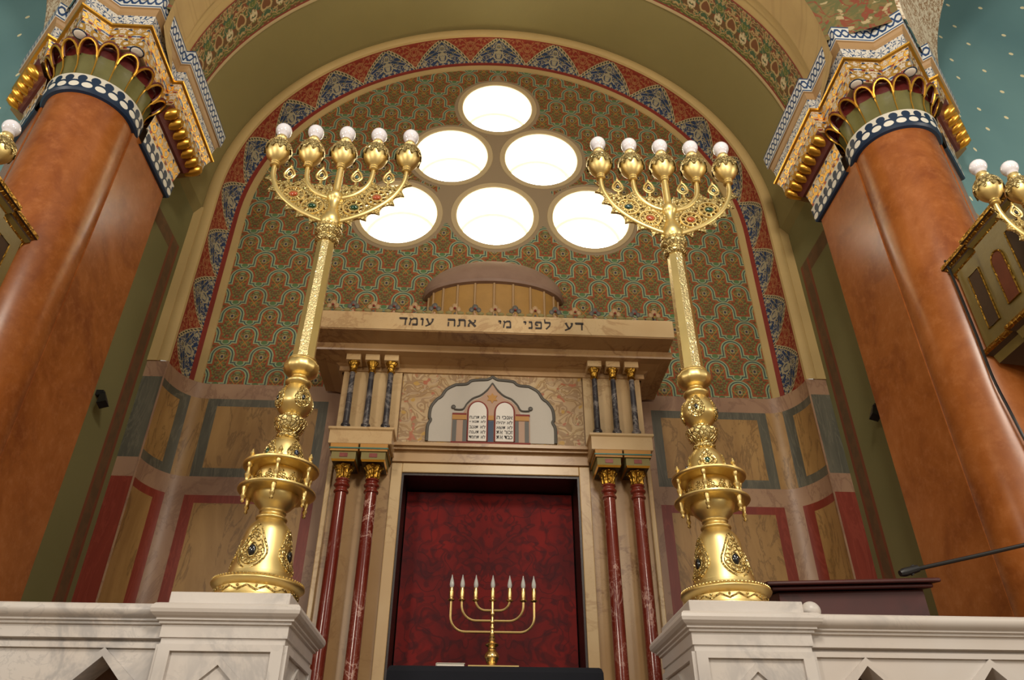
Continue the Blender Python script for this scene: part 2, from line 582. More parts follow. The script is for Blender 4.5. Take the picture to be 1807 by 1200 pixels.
# other
def f_velvet():
    v, x, y, z = coords()
    q = vec(ab(x), 0.0, z)
    k = step(.05, .015, ab(noise(q, 7, 1, .5, 1.0) - .5))
    bl = step(.56, .62, noise(q, 12, 1))
    vn = voro(vec(x, z, 0.0), 4.2, 'F1', .6); vn.voronoi_dimensions = '2D'
    ring = step(.06, .03, ab(X(vn.outputs['Distance']) - .30))
    c = mix(step(.3, .7, noise(q, 2.2, 4)), C('#5a0d11'), C('#86130f'))
    c = mix(mx(k, ring * .5) * .55, c, C('#35090f'))
    c = mix(bl * .45, c, C('#3a0c16'))
    return {'Base Color': c, 'bump': (k, -.3, .01), 'Sheen Weight': .2}
VELVET = mat('crimson_velvet', f_velvet, rough=.85)
NAVY = painted('navy_cloth', '#0a0e1a', .9, .1)
PAPER = mat('paper', None, col=C('#cfcabd'), rough=.8)
MAROON = marble('mahogany', '#3a1010', '#22090a', 5, .5, .1, '#4a1814', .5)
BLACK = mat('black_plastic', None, col=(.012, .012, .013), rough=.4)
DARKWOOD = painted('dark_wood', '#25120a', .4, .2, 8)
CARPET = painted('carpet', '#5a2a20', .95, .1, 8)
BULB = mat('milky_bulb', None, col=C('#e4e2ea'), rough=.12, Coat_Weight=.6, Subsurface_Weight=.0)
BULB_C = mat('flame_bulb_glass', None, col=C('#d6d8d4'), rough=.1, Transmission_Weight=.3)
PANE = mat('daylight_pane', None, col=C('#ffffff'), rough=.3, Emission_Color=(1.0, .97, .9), Emission_Strength=6.5)
def f_scrollpanel():
    v, x, y, z = coords()
    q = vec(x, 0.0, z)
    n = noise(vec(ab(x), 0.0, z), 8.5, 1, .5, 1.3)
    k = step(.05, .03, ab(ab(n - .5) - .07)) * .7
    c = mix(step(.4, .6, noise(q, 4, 3)), C('#ab8d64'), C('#b99e74'))
    c = mix(k, c, C('#86643c'))
    c = mix(step(.6, .66, noise(q, 14, 2)), c, C('#a5603f'))
    c = mix(step(.64, .68, noise(vec(x + 2.0, 0.0, z), 12, 1)), c, C('#b0893c'))
    return {'Base Color': c, 'bump': (n, .7, .02)}
SCROLLPANEL = mat('scrollwork_panel', f_scrollpanel, rough=.5)
GREYLINE = painted('slate_line_paint', '#57534c', .5, .1)
PANELWHITE = painted('pale_grey_panel', '#b5ada0', .5, .05)
INK = mat('black_lettering', None, col=C('#2a1b12'), rough=.5)
PINK_P = painted('pink_paint', '#ad8a70', .5, .08)
OCHRE_P = painted('ochre_paint', '#b07c2c', .5, .1)
def f_domepaint():
    v, x, y, z = coords()
    return {'Base Color': ramp(noise(v, 6, 4), [(.3, C('#7f6454')), (.7, C('#8f7462'))])}
DOMEP = mat('mauve_dome_paint', f_domepaint, rough=.6)
DRUMP = painted('ochre_drum_paint', '#a47c3e', .6, .1, 8)
TEAL_L = painted('teal_line_paint', '#2d6a5c', .4, .1)
BOXP = painted('olive_gilt_wood', '#6f5f30', .4, .15, 5)
BOXP2 = painted('brown_red_panel', '#663218', .8, .2, 8)
BOXP3 = painted('dark_brown_moulding', '#3c2814', .7, .2, 6)
JEWEL = {k: mat('jewel_' + k, None, col=C(h), rough=.06, Coat_Weight=1.0) for k, h in
         (('green', '#0c3b1e'), ('blue', '#0e1d38'), ('red', '#a8481f'), ('black', '#0b0f12'), ('teal', '#123c3c'))}
# ------------------------------------------------------------------ the setting: niche, arch, floor
YW = 5.70; YR = 5.345; ZS = 6.68; ZD = 4.80; RP = 2.475

def arch_params(zlo, narc=72, legs=8, chamfer=None):
    out = []
    lz = [zlo + (ZS - zlo) * i / legs for i in range(legs)]
    for z in lz: out.append(('l', z))
    for i in range(narc + 1): out.append(('a', PI * i / narc))
    for z in reversed(lz): out.append(('r', z))
    return out

def vault(name, prof, zlo, m, R0=2.6, narc=72, legs=6, ledge=None, build=True):
    """prof: list of (Y, R); half-round arch about x = 0 on straight legs"""
    pr = arch_params(zlo, narc, legs)
    acc = [0]
    for a, b in zip(prof, prof[1:]): acc.append(acc[-1] + math.hypot(a[0] - b[0], a[1] - b[1]))
    rows = []; uv = []
    for (Y, R), s in zip(prof, acc):
        ro = []; uo = []
        if ledge: ro.append((-R - ledge, Y, zlo - ledge * 1.3)); uo.append((0, 0))
        for k, q in pr:
            if k == 'l': ro.append((-R, Y, q)); u = -(R0 * PI / 2 + (ZS - q) * 1.15)
            elif k == 'r': ro.append((R, Y, q)); u = R0 * PI / 2 + (ZS - q) * 1.15
            else: ro.append((-R * math.cos(q), Y, ZS + R * math.sin(q))); u = R0 * (q - PI / 2)
            uo.append((u, s / acc[-1]))
        if ledge: ro.append((R + ledge, Y, zlo - ledge * 1.3)); uo.append((0, 0))
        rows.append(ro); uv.append(uo)
    mb = MB().grid(rows, 0, uv)
    return struct(mb.build(name, m)) if build else mb

# painted back wall with the six round openings
outline = [(-RP, ZD)] + [(-RP * math.cos(PI * i / 96), ZS + RP * math.sin(PI * i / 96)) for i in range(97)] + [(RP, ZD)]
mb = MB().prism(outline, xz(0), YW, None, 0, holes=[circle(x, z, WIN_R, 48) for x, z in WINS])
struct(mb.build('wall_back', ARABESQUE))
# outer shell of that wall, behind the windows
for i, (wx, wz) in enumerate(WINS):
    fr_mb = MB()
    ring = lambda r, y: [(wx + r * math.cos(2 * PI * k / 48), y, wz + r * math.sin(2 * PI * k / 48)) for k in range(48)]
    fr_mb.grid([ring(WIN_R + .06, YW - .002), ring(WIN_R + .055, YW - .009), ring(WIN_R + .012, YW - .009), ring(WIN_R, YW), ring(WIN_R - .004, YW + .40), ring(WIN_R - .03, YW + .41), ring(WIN_R - .03, YW + .45)], lambda a, b: 1 if a >= 3 else 0, None, closed=True)
    w = struct(fr_mb.build('window_%d' % (i + 1), [CREAM_L, REVEAL]), 'round window')
    MB().add(ring(WIN_R - .02, YW + .43), [tuple(range(48))], 0).build('pane', PANE, w)

vault('trim_1', [(YW, RP), (YW - .012, RP + .004), (YW - .012, RP + .07)], ZD, CREAM)
vault('trim_2', [(YW - .012, RP + .07), (YW - .012, RP + .108)], ZD, RED_P)
vault('trim_3', [(YW - .012, 2.583), (5.64, 2.612), (5.56, 2.63), (5.46, 2.64), (YR + .03, 2.643)], ZD, BORDER)
mbr = vault('x', [(YR + .03, 2.643), (YR + .005, 2.648), (YR - .008, 2.665), (YR - .012, 2.70), (YR - .006, 2.735), (YR + .01, 2.756)], ZD, None, build=False)
for s in (-1, 1):
    mbr.prism([(s * 2.73, ZD), (s * 2.812, ZD), (s * 2.812, 6.40), (s * 2.752, 6.48), (s * 2.73, 6.48)], xz(0), YR - .012, YR + .05)
struct(mbr.build('trim_4', CREAM))
vault('ceiling_vault', [(YR + .02, 2.752), (4.9, 2.755), (4.6, 2.752)], 6.48, OLIVE, ledge=.06)
vault('trim_5', [(4.602, 2.752), (4.595, 2.738), (4.575, 2.734), (4.56, 2.735)], 6.48, CREAM_L)
vault('trim_6', [(4.56, 2.735), (4.54, 2.733)], 6.48, RED_P)
vault('trim_7', [(4.54, 2.733), (4.3, 2.69), (4.08, 2.64)], 6.48, ORN)
vault('trim_8', [(4.08, 2.64), (4.062, 2.637)], 6.48, RED_P)
vault('trim_9', [(4.062, 2.637), (4.03, 2.622), (3.97, 2.62), (3.955, 2.602), (3.87, 2.59)], 6.48, CREAM)
vault('ceiling_arch', [(3.87, 2.59), (3.84, 2.545), (3.6, 2.51), (3.43, 2.47)], 6.48, STRIPES)

# marbled dado: flat wall, hollow corner, front of the jamb
cove = [(2.42 + .223 * math.sin(a), YR + .355 * math.cos(a)) for a in [PI / 2 * i / 10 for i in range(11)]]
half = [((0, YW), 'm'), ((1.38, YW), 'f'), ((1.46, YW), 'p'), ((2.30, YW), 'f'), ((2.385, YW), 's')]
half += [(cove[0], 's'), (cove[1], 's'), (cove[2], 's'), (cove[3], 'f'), (cove[4], 'f')] + [(c, 'p') for c in cove[5:10]] + [(cove[10], 'f'), ((2.812, YR), None)]
zt = [(4.80, 'b'), (4.655, 'f'), (4.585, 'p'), (4.03, 'f'), (3.955, 'b'), (3.80, 'F'), (3.735, 'P'), (1.35, None)]
def dado_mat(seg, row):
    if seg == 'm' or row == 'b': return 0
    if seg == 's': return 3 if row in 'fp' else 0
    if seg == 'f': return 1 if row in 'fp' else 2
    return {'f': 1, 'p': 3, 'F': 2, 'P': 3}[row]
mb = MB()
for s in (-1, 1):
    rows = [[(s * p[0], p[1], z) for p, _ in half] for z, _ in zt]
    mb.grid(rows, lambda i, j: dado_mat(half[j][1], zt[i][1]))
    # arris bead of the jamb
    mb.tube([(s * 2.643, YR, 1.35), (s * 2.643, YR, ZD)], .008, 6, 0)
    mb.prism([(s * p[0], p[1]) for p in cove] + [(s * 2.812, YR), (s * 2.812, YW + .02), (s * 2.42, YW + .02)], lambda u, v, w: (u, v, w), ZD, None, 0)
struct(mb.build('wall_dado', [D_MAUVE, D_GREY, D_RED, D_OCHRE], ang=.9))
for s, nm in ((-1, 'wall_left'), (1, 'wall_right')):
    mb = MB().box(min(s * 2.81, s * 2.95), max(s * 2.81, s * 2.95), 4.5, YR + .06, 1.35, 6.42)
    struct(mb.build(nm, SIDEWALL))

struct(MB().box(-9, 9, -9, 3.02, -.2, 0).build('floor', painted('stone_floor', '#8a7760', .5, .1)))
struct(MB().box(-4.6, 4.6, 3.02, 5.9, 0, 1.35).build('floor_platform', CARPET))

# ------------------------------------------------------------------ axis of the pier: mirror line between the two arches
BP = Vector((2.80, 3.39)); AX = Vector((math.cos(math.radians(67.5)), math.sin(math.radians(67.5))))
def refl(p):
    d = Vector((p[0], p[1])) - BP; r = 2 * d.dot(AX) * AX - d + BP
    return (r.x, r.y) + tuple(p[2:])

def refl_mb(mb):
    mb.v = [refl(p) for p in mb.v]; return mb

# pendentive between the two arches, side arch rib and starry half domes beyond
for s, nm, nd in ((1, 'wall_pendentive', 'ceiling_right'), (-1, 'wall_pendentive', 'ceiling_left')):
    R = 2.47; mb = MB()
    A = [(R * math.cos(t), 3.43, ZS + R * math.sin(t)) for t in [PI * .5 * i / 20 for i in range(21)]]
    D = [tuple(Vector(refl(p)) + Vector((-.105, .04, 0))) for p in A]
    rows = [[tuple(Vector(a).lerp(Vector(d), k / 6)) for k in range(7)] for a, d in zip(A, D)]
    mb.grid(rows)
    if s < 0: mb.mirror()
    struct(mb.build(nm, PEND))
    mb = vault('x', [(3.43, 2.47), (3.45, 2.445), (3.9, 2.445), (4.5, 2.44)], 6.74, None, build=False); refl_mb(mb)
    mb.v = [(x - .105, y + .04, z) for x, y, z in mb.v]
    mb.prism([(2.86, 3.36), (2.935, 3.255), (3.25, 3.565), (3.74, 4.04), (3.3, 4.2)], lambda u, v, w: (u, v, w), 6.75, 7.1)
    if s < 0: mb.mirror()
    struct(mb.build('trim_10' if s > 0 else 'trim_11', RIB))
    c = refl((0, 3.95)); mb = MB()
    prof = [(2.75, 0), (2.75, 5.35), (2.82, 5.40), (2.82, 5.5), (2.74, 5.55)]
    mb.lathe(prof, c[0], c[1], 40, 0, math.radians(-60), math.radians(130), cap=False)
    prof = [(2.74, 5.55 + .25 * i) for i in range(14)] + [(2.74 * math.cos(a), 8.85 + 2.2 * math.sin(a)) for a in [PI / 2 * i / 16 for i in range(1, 17)]]
    mb.lathe(prof, c[0], c[1], 40, 1, math.radians(-60), math.radians(130), cap=False)
    if s < 0: mb.mirror()
    struct(mb.build(nd, [CREAM_L, TEAL]))

# ------------------------------------------------------------------ the two great piers
PC = (2.905, 3.735); PR = .281
ABA = [(2.45, 4.69), (2.45, 3.865), (2.52, 3.865), (2.52, 3.39), (2.80, 3.39)]
ABA = ABA + [(2.945, 3.235), (3.255, 3.545), (3.30, 3.50), (3.80, 4.0), (3.75, 4.55), (3.0, 4.80)]
JAMB = [(2.80, 4.44), (2.622, 4.44), (2.622, 3.90)]
JAMD = [refl(p) for p in reversed([(2.80, 4.27), (2.685, 4.27), (2.685, 3.86)])]
BODY = [(2.622, 4.43), (2.622, 3.80)]
BODY = BODY + [(2.80, 3.80), (3.0, 3.75)] + [refl((2.685, 3.80)), refl((2.685, 4.26)), (3.6, 4.5), (3.0, 4.7), (2.83, 4.55), (2.83, 4.43)]

def make_pier(s):
    side = 'left' if s < 0 else 'right'
    lab = ('brighter orange marble column with painted gilt capital, at the left edge of the niche' if s < 0
           else 'darker orange marble column with painted gilt capital and a black cable, right of the niche')
    root = thing('column', lab, 'column', (s * PC[0], PC[1], 1.35), 'great columns flanking the niche')
    def fin(mb, name, mats, parent=root, **k):
        if s < 0: mb.mirror()
        return mb.build(name, mats, parent, **k)
    ent = [(PR + .02, 1.35), (PR + .08, 1.36), (PR + .08, 1.5), (PR + .03, 1.56), (PR + .008, 1.62), (PR + .006, 3.0), (PR + .003, 4.5), (PR - .003, 5.78)]
    fin(MB().lathe(ent, PC[0], PC[1], 64), 'shaft', SCAGLIOLA)
    fin(MB().offloft(BODY, [(0.02, 1.35), (.02, 1.6), (0, 1.62), (0, 5.80)]), 'jamb_pilaster', SCAGLIOLA)
    cap = fin(MB().offloft(ABA, [(-.05, 6.205), (-.055, 6.22), (-.045, 6.33), (-.018, 6.405)], [1, 0, 0]), 'capital', [P_GOLDFRIEZE, TAN_P])
    fin(MB().offloft(ABA, [(-.018, 6.405), (0, 6.412), (.004, 6.424), (-.006, 6.436), (-.03, 6.44)], 0, cap=False), 'gilt_fillet', GILT, cap)
    fin(MB().offloft(ABA, [(-.03, 6.44), (-.016, 6.55)], 0, cap=False), 'leaf_band', P_LEAF, cap)
    fin(MB().offloft(ABA, [(-.016, 6.55), (-.010, 6.555), (-.008, 6.58), (.002, 6.605), (.014, 6.61)], 0, cap=False), 'cavetto', TAN_P, cap)
    fin(MB().offloft(ABA, [(.014, 6.61), (.018, 6.613), (.028, 6.755), (-.4, 6.757)], [1, 0, 1], cap=False), 'abacus', [P_INTER, WHITE_P], cap)
    # bead band round the column and along both jambs
    mb = MB().lathe([(.281, 5.755), (.300, 5.76), (.312, 5.775), (.318, 5.905), (.296, 5.92)], PC[0], PC[1], 64, 0)
    mb.uv = [[(u * 2.0, 0 if z < .05 else z) for u, z in f] for f in mb.uv]
    nn = len(mb.f)
    for i, f in enumerate(mb.f):      # v = height inside the band
        mb.uv[i] = [(mb.uv[i][k][0], min(1, max(0, (mb.v[a][2] - 5.77) / .14))) for k, a in enumerate(f)]
    for path in (JAMB, JAMD):
        m2 = MB().offloft(path, [(0, 5.755), (.018, 5.76), (.028, 5.775), (.034, 5.905), (.01, 5.92)], 0, closed=False)
        for i, f in enumerate(m2.f): m2.uv[i] = [(m2.uv[i][k][0], min(1, max(0, (m2.v[a][2] - 5.77) / .14))) for k, a in enumerate(f)]
        o = len(mb.v); mb.v += m2.v; mb.f += [tuple(a + o for a in f) for f in m2.f]; mb.m += m2.m; mb.uv += m2.uv
    fin(mb, 'bead_band', P_BEAD, cap)
    # fluted bell with gilt ridges and red hoods
    N = 17; mb = MB()
    def rf(r, z, a): return r - .014 * abs(math.sin(N * a / 2)) * min(1, (z - 5.91) / .06 + .3)
    mb.lathe([(.298, 5.91), (.300, 5.96), (.307, 6.02), (.318, 6.07), (.328, 6.11), (.335, 6.21)], PC[0], PC[1], N * 8, [0, 0, 0, 0, 1, 1], rfun=rf)
    fin(mb, 'fluted_bell', [FLUTE_P, MAROON_P], cap)
    mr = MB(); mh = MB()
    for k in range(N):
        a0 = 2 * PI * k / N; a1 = 2 * PI * (k + 1) / N; am = (a0 + a1) / 2; hw = (a1 - a0) / 2
        P = lambda a, r, z: (PC[0] + r * math.cos(a), PC[1] + r * math.sin(a), z)
        mr.tube([P(a0, .302, 5.92), P(a0, .310, 6.01), P(a0, .328, 6.065), P(a0, .345, 6.08)], [.004, .005, .007, .006], 6)
        arc = [(am - hw * .97 * math.cos(t), .338 + .062 * math.sin(t), 6.075 + .10 * math.sin(t)) for t in [PI * i / 10 for i in range(11)]]
        mr.tube([P(*q) for q in arc], .0085, 6)
        mh.tube([P(a, r - .004, z + .016) for a, r, z in arc], .012, 6)
        mh.grid([[P(a, r, z) for a, r, z in arc], [P(a, r + .006, z + .02) for a, r, z in arc], [P(a, .335, max(z + .03, 6.19)) for a, r, z in arc]])
    fin(mh, 'hoods', MAROON_P, cap); fin(mr, 'gilt_ribs', GILT, cap)
    # wings over the jambs: frieze, red cove and gilt rolls
    for path in (JAMB, JAMD):
        fin(MB().offloft(path, [(.01, 5.92), (.018, 5.93), (.04, 6.07)], 0, closed=False), 'wing_frieze', P_GOLDFRIEZE, cap)
        fin(MB().offloft(path, [(.04, 6.07), (.06, 6.075), (.10, 6.14), (.14, 6.21)], 0, closed=False), 'wing_cove', MAROON_P, cap)
    for fnr in (lambda p: p, refl):
        for k in range(7):
            y = 3.96 + k * .098
            if fnr is refl and y > 4.40: continue
            mb = MB()
            ring = []
            for i in range(5):
                x = (2.575 if fnr is not refl else 2.635) - .115 * i / 4; rr = [.028, .038, .044, .044, .03][i]; zc = 6.13 + .045 * i / 4
                ring.append([fnr((x, y + rr * math.cos(2 * PI * j / 14), zc + rr * math.sin(2 * PI * j / 14))) for j in range(14)])
            mb.grid(ring, 0, None, closed=True); mb.add(ring[-1], [tuple(range(14))])
            fin(mb, 'gilt_roll', GILT, cap)
    # leaf drops at the free corners of the abacus
    for c in (ABA[3], ABA[5]):
        d = (Vector(PC) - Vector(c)).normalized()
        q = Vector(c) + d * .10
        mb = MB().ball((q.x, q.y, 6.206), .050, 0, 16, 8, (1, 1, .10)); mb.ball((q.x, q.y, 6.204), .041, 1, 16, 8, (1, 1, .18))
        fin(mb, 'corner_leaf', [BLUE_P, WHITE_P], cap)
    return root
make_pier(-1); make_pier(1)
# ------------------------------------------------------------------ the ark
def hebrew(s, x0, x1, z0, z1, y, thick=.004, off=0.0):
    """lettering laid right to left; returns MB scaled to the box"""
    cu = bpy.data.curves.new('t', 'FONT'); cu.body = s[::-1]; cu.offset = off; cu.resolution_u = 3
    ob = bpy.data.objects.new('t', cu); COL.objects.link(ob)
    bpy.context.view_layer.update()
    dg = bpy.context.evaluated_depsgraph_get()
    me = bpy.data.meshes.new_from_object(ob.evaluated_get(dg))
    v = [tuple(p.co) for p in me.vertices]; f = [tuple(p.vertices) for p in me.polygons]
    bpy.data.objects.remove(ob); bpy.data.curves.remove(cu); bpy.data.meshes.remove(me)
    ax = min(p[0] for p in v); bx = max(p[0] for p in v); ay = min(p[1] for p in v); by = max(p[1] for p in v)
    k = (x1 - x0) / (bx - ax); kz = (z1 - z0) / (by - ay)
    return MB().add([(x0 + (p[0] - ax) * k, y, z0 + (p[1] - ay) * kz) for p in v], f)

# letters drawn as pen strokes in a 10 x 10 box: (x, z, width) polylines
LET = {
 'ד': [[(1, 9, 1.9), (8.8, 9, 1.9)], [(7.2, 8.6, 1.2), (7.0, 0, 1.1)], [(1, 9, .9), (.6, 9.9, .5)]],
 'ע': [[(1.6, 9.6, 1.9), (2.6, 6.5, 1.2), (4.6, 1.4, 1.2)], [(7.6, 9.6, 2.0), (7.4, 6, 1.2), (5.2, 1.8, 1.2), (.6, -.8, 1.0)]],
 'ל': [[(1.2, 13.4, 1.2), (1.4, 9.2, 1.0)], [(1.0, 8.9, 1.9), (7.6, 8.9, 1.9)], [(7.4, 8.6, 1.2), (6.6, 4.5, 1.3), (2.6, .0, 1.2)]],
 'פ': [[(1.2, .9, 1.9), (8, .9, 1.9)], [(7.8, 1, 1.2), (7.9, 8.6, 1.2)], [(8.2, 9, 1.9), (1.6, 9, 1.9)], [(1.6, 9, 1.2), (1.6, 5.4, 1.2)], [(1.6, 5.2, 1.6), (4.4, 5.0, 1.4)]],
 'נ': [[(1, 9, 1.9), (4.6, 9, 1.9)], [(4.2, 8.7, 1.2), (4.4, 1, 1.2)], [(4.8, .9, 1.9), (.6, .9, 1.9)]],
 'י': [[(.6, 9, 1.9), (3.4, 9, 1.9)], [(3.2, 9, 1.3), (2.6, 5.4, .8)]],
 'מ': [[(1.0, 9.7, 1.4), (1.8, 7, 1.1), (.6, .2, 1.1)], [(1.8, 7.2, 1.0), (4.6, 9.2, 1.6), (8, 9, 1.9)], [(8, 8.8, 1.2), (8.4, .9, 1.2)], [(8.8, .9, 1.9), (3.6, .9, 1.9)]],
 'א': [[(1.2, 9.4, 1.6), (8.2, .6, 1.8)], [(7.6, 9.8, 1.8), (7.6, 7, 1.1), (5.4, 5, 1.0)], [(2.6, 5.8, 1.0), (1.2, 3, 1.2), (1.4, .3, 1.9)]],
 'ת': [[(1.2, 9, 1.9), (8, 9, 1.9)], [(8, 8.8, 1.2), (8.2, .2, 1.2)], [(2.6, 8.6, 1.2), (2.4, 1.2, 1.2), (.4, .6, 1.6)]],
 'ה': [[(.8, 9, 1.9), (8.2, 9, 1.9)], [(8, 8.8, 1.2), (8, .1, 1.2)], [(1.8, 6, 1.2), (1.6, .1, 1.2)]],
 'ו': [[(.6, 9, 1.9), (3.2, 9, 1.9)], [(3, 8.8, 1.2), (2.8, .1, 1.1)]],
}
WID = {'ד': 9.4, 'ע': 8.8, 'ל': 8.6, 'פ': 9.4, 'נ': 5.8, 'י': 4.4, 'מ': 9.8, 'א': 9.4, 'ת': 9.4, 'ה': 9.2, 'ו': 4.2}
def stroke_text(words, y, th=.004):
    """words: list of (text, x_left, x_right, z0, z1)"""
    mb = MB()
    for w, x0, x1, z0, z1 in words:
        tot = sum(WID[c] for c in w) + 1.3 * (len(w) - 1)
        k = (x1 - x0) / tot; kz = (z1 - z0) / 10; x = x0
        for c in reversed(w):
            for pl in LET[c]:
                L = []; Rr = []
                for i, (a, b, wd) in enumerate(pl):
                    p = Vector((x + a * k, z0 + b * kz))
                    q0 = pl[max(i - 1, 0)]; q1 = pl[min(i + 1, len(pl) - 1)]
                    d = Vector(((q1[0] - q0[0]) * k, (q1[1] - q0[1]) * kz)).normalized(); nrm = Vector((-d.y, d.x))
                    L.append(p + nrm * wd * k * .62); Rr.append(p - nrm * wd * k * .62)
                poly = L + Rr[::-1]; n = len(L)
                v = [(q.x, y, q.y) for q in poly] + [(q.x, y - th, q.y) for q in poly]; m = len(poly)
                f = []
                for i in range(n - 1):
                    a, b, c2, d2 = i, i + 1, m - 2 - i, m - 1 - i
                    f.append((a, b, c2, d2)); f.append((m + a, m + d2, m + c2, m + b))
                f += [(i, (i + 1) % m, m + (i + 1) % m, m + i) for i in range(m)]
                mb.add(v, f)
            x += (WID[c] + 1.3) * k
    return mb

ark = thing('torah_ark', 'tall cream marble ark with Hebrew lettering and a mauve dome, against the painted wall', 'ark', (0, 5.2, 1.35))
A = lambda mb, n, m, p=None, **k: mb.build(n, m, p or ark, **k)

# body and door frame
mb = MB()
mb.box(-1.19, -.735, 5.22, YW - .02, 1.35, 4.79); mb.box(.735, 1.19, 5.22, YW - .02, 1.35, 4.79)
mb.box(-.735, .735, 5.22, YW - .02, 3.81, 4.79)
A(mb, 'body', MARBLE_C)
mb = MB()
for s in (-1, 1):
    a, b = sorted((s * .655, s * .735)); mb.box(a, b, 5.185, 5.45, 1.35, 3.885)
    a, b = sorted((s * 1.165, s * 1.2)); mb.box(a, b, 5.19, 5.6, 1.35, 3.93)
mb.box(-.655, .655, 5.185, 5.45, 3.812, 3.885)
A(mb, 'door_frame', MARBLE_CL, bevel=.006)
mb = MB()
for s in (-1, 1):
    a, b = sorted((s * .640, s * .6545)); mb.box(a, b, 5.20, 5.62, 1.35, 3.811)
mb.box(-.64, .64, 5.20, 5.62, 3.795, 3.811); mb.box(-.66, .66, 5.6, 5.66, 1.35, 3.81)
A(mb, 'inner_frame', DARKWOOD)
# canopy and the mouldings below it
can = A(MB().box(-1.387, 1.387, 4.78, YW - .004, 4.79, 4.952), 'canopy', MARBLE_C, bevel=.006)
A(MB().box(-1.39, 1.39, 4.772, 4.80, 4.797, 4.954), 'fascia', MARBLE_CL, can, bevel=.004)
pl = [(-1.20, 5.66), (-1.20, 5.20), (1.20, 5.20), (1.20, 5.66)]
A(MB().offloft(pl, [(0, 4.655), (.02, 4.66), (.02, 4.70), (.05, 4.715), (.13, 4.735), (.21, 4.737), (.215, 4.75), (.215, 4.775), (.225, 4.79)], 0, cap=False, closed=False), 'cornice', MARBLE_C)
# crest of little blossoms on the canopy edge
for i in range(17):
    x = -1.26 + i * .1575
    cr = A(MB().lathe([(.018, 4.952), (.012, 4.965), (.008, 4.985)], x, 4.80, 8), 'crest_blossom', PINK_P if i % 2 else GREYLINE)
    mb = MB()
    for (dx, dz, r) in ((0, .052, .022), (-.026, .03, .018), (.026, .03, .018)):
        mb.ball((x + dx * 1.1, 4.80, 4.985 + dz * 1.15), r * 1.1, 0, 10, 6, (1, .5, 1.25))
    A(mb, 'petals', GREYLINE if i % 2 else TAN_P, cr)
    mb = MB()
    for dx in (-.045, .045): mb.ball((x + dx, 4.80, 4.985), .02, 0, 8, 6, (1.4, .5, .8))
    mb.ball((x, 4.79, 5.025), .01, 1, 8, 6)
    A(mb, 'leaves', [OLIVE, RED_P], cr)
# dome on its drum
mb = MB()
seg = 40
ell = lambda rx, ry, z: [(rx * math.cos(PI + PI * k / seg), YW - .012 + ry * math.sin(PI + PI * k / seg), z) for k in range(seg + 1)]
mb.grid([ell(.60, .30, 4.95), ell(.60, .30, 5.74)])
drum = A(mb, 'drum', DRUMP)
mb = MB()
for k in range(11):
    a = PI + PI * (k + .5) / 11
    x, y = .605 * math.cos(a), YW - .012 + .305 * math.sin(a)
    mb.tube([(x, y, 4.95), (x, y, 5.735)], .012, 6)
A(mb, 'drum_ribs', TAN_P, drum)
mb = MB()
pr = [(.60, .30, 5.735), (.645, .335, 5.74), (.66, .345, 5.765), (.655, .34, 5.785)]
pr += [(.655 * math.cos(a), .34 * math.cos(a), 5.785 + .36 * math.sin(a)) for a in [PI / 2 * i / 12 for i in range(1, 13)]]
mb.grid([ell(max(a, .002), max(b, .002), c) for a, b, c in pr])
A(mb, 'dome', DOMEP)
# lettering
tz0, tz1 = 4.838, 4.905
for wd in (('דע', .535, .690, tz0, tz1), ('לפני', .216, .435, tz0, tz1), ('מי', .022, .130, tz0, tz1), ('אתה', -.370, -.140, tz0, tz1), ('עומד', -.738, -.470, tz0, tz1)):
    A(stroke_text([wd], 4.7715), 'lettering', INK)

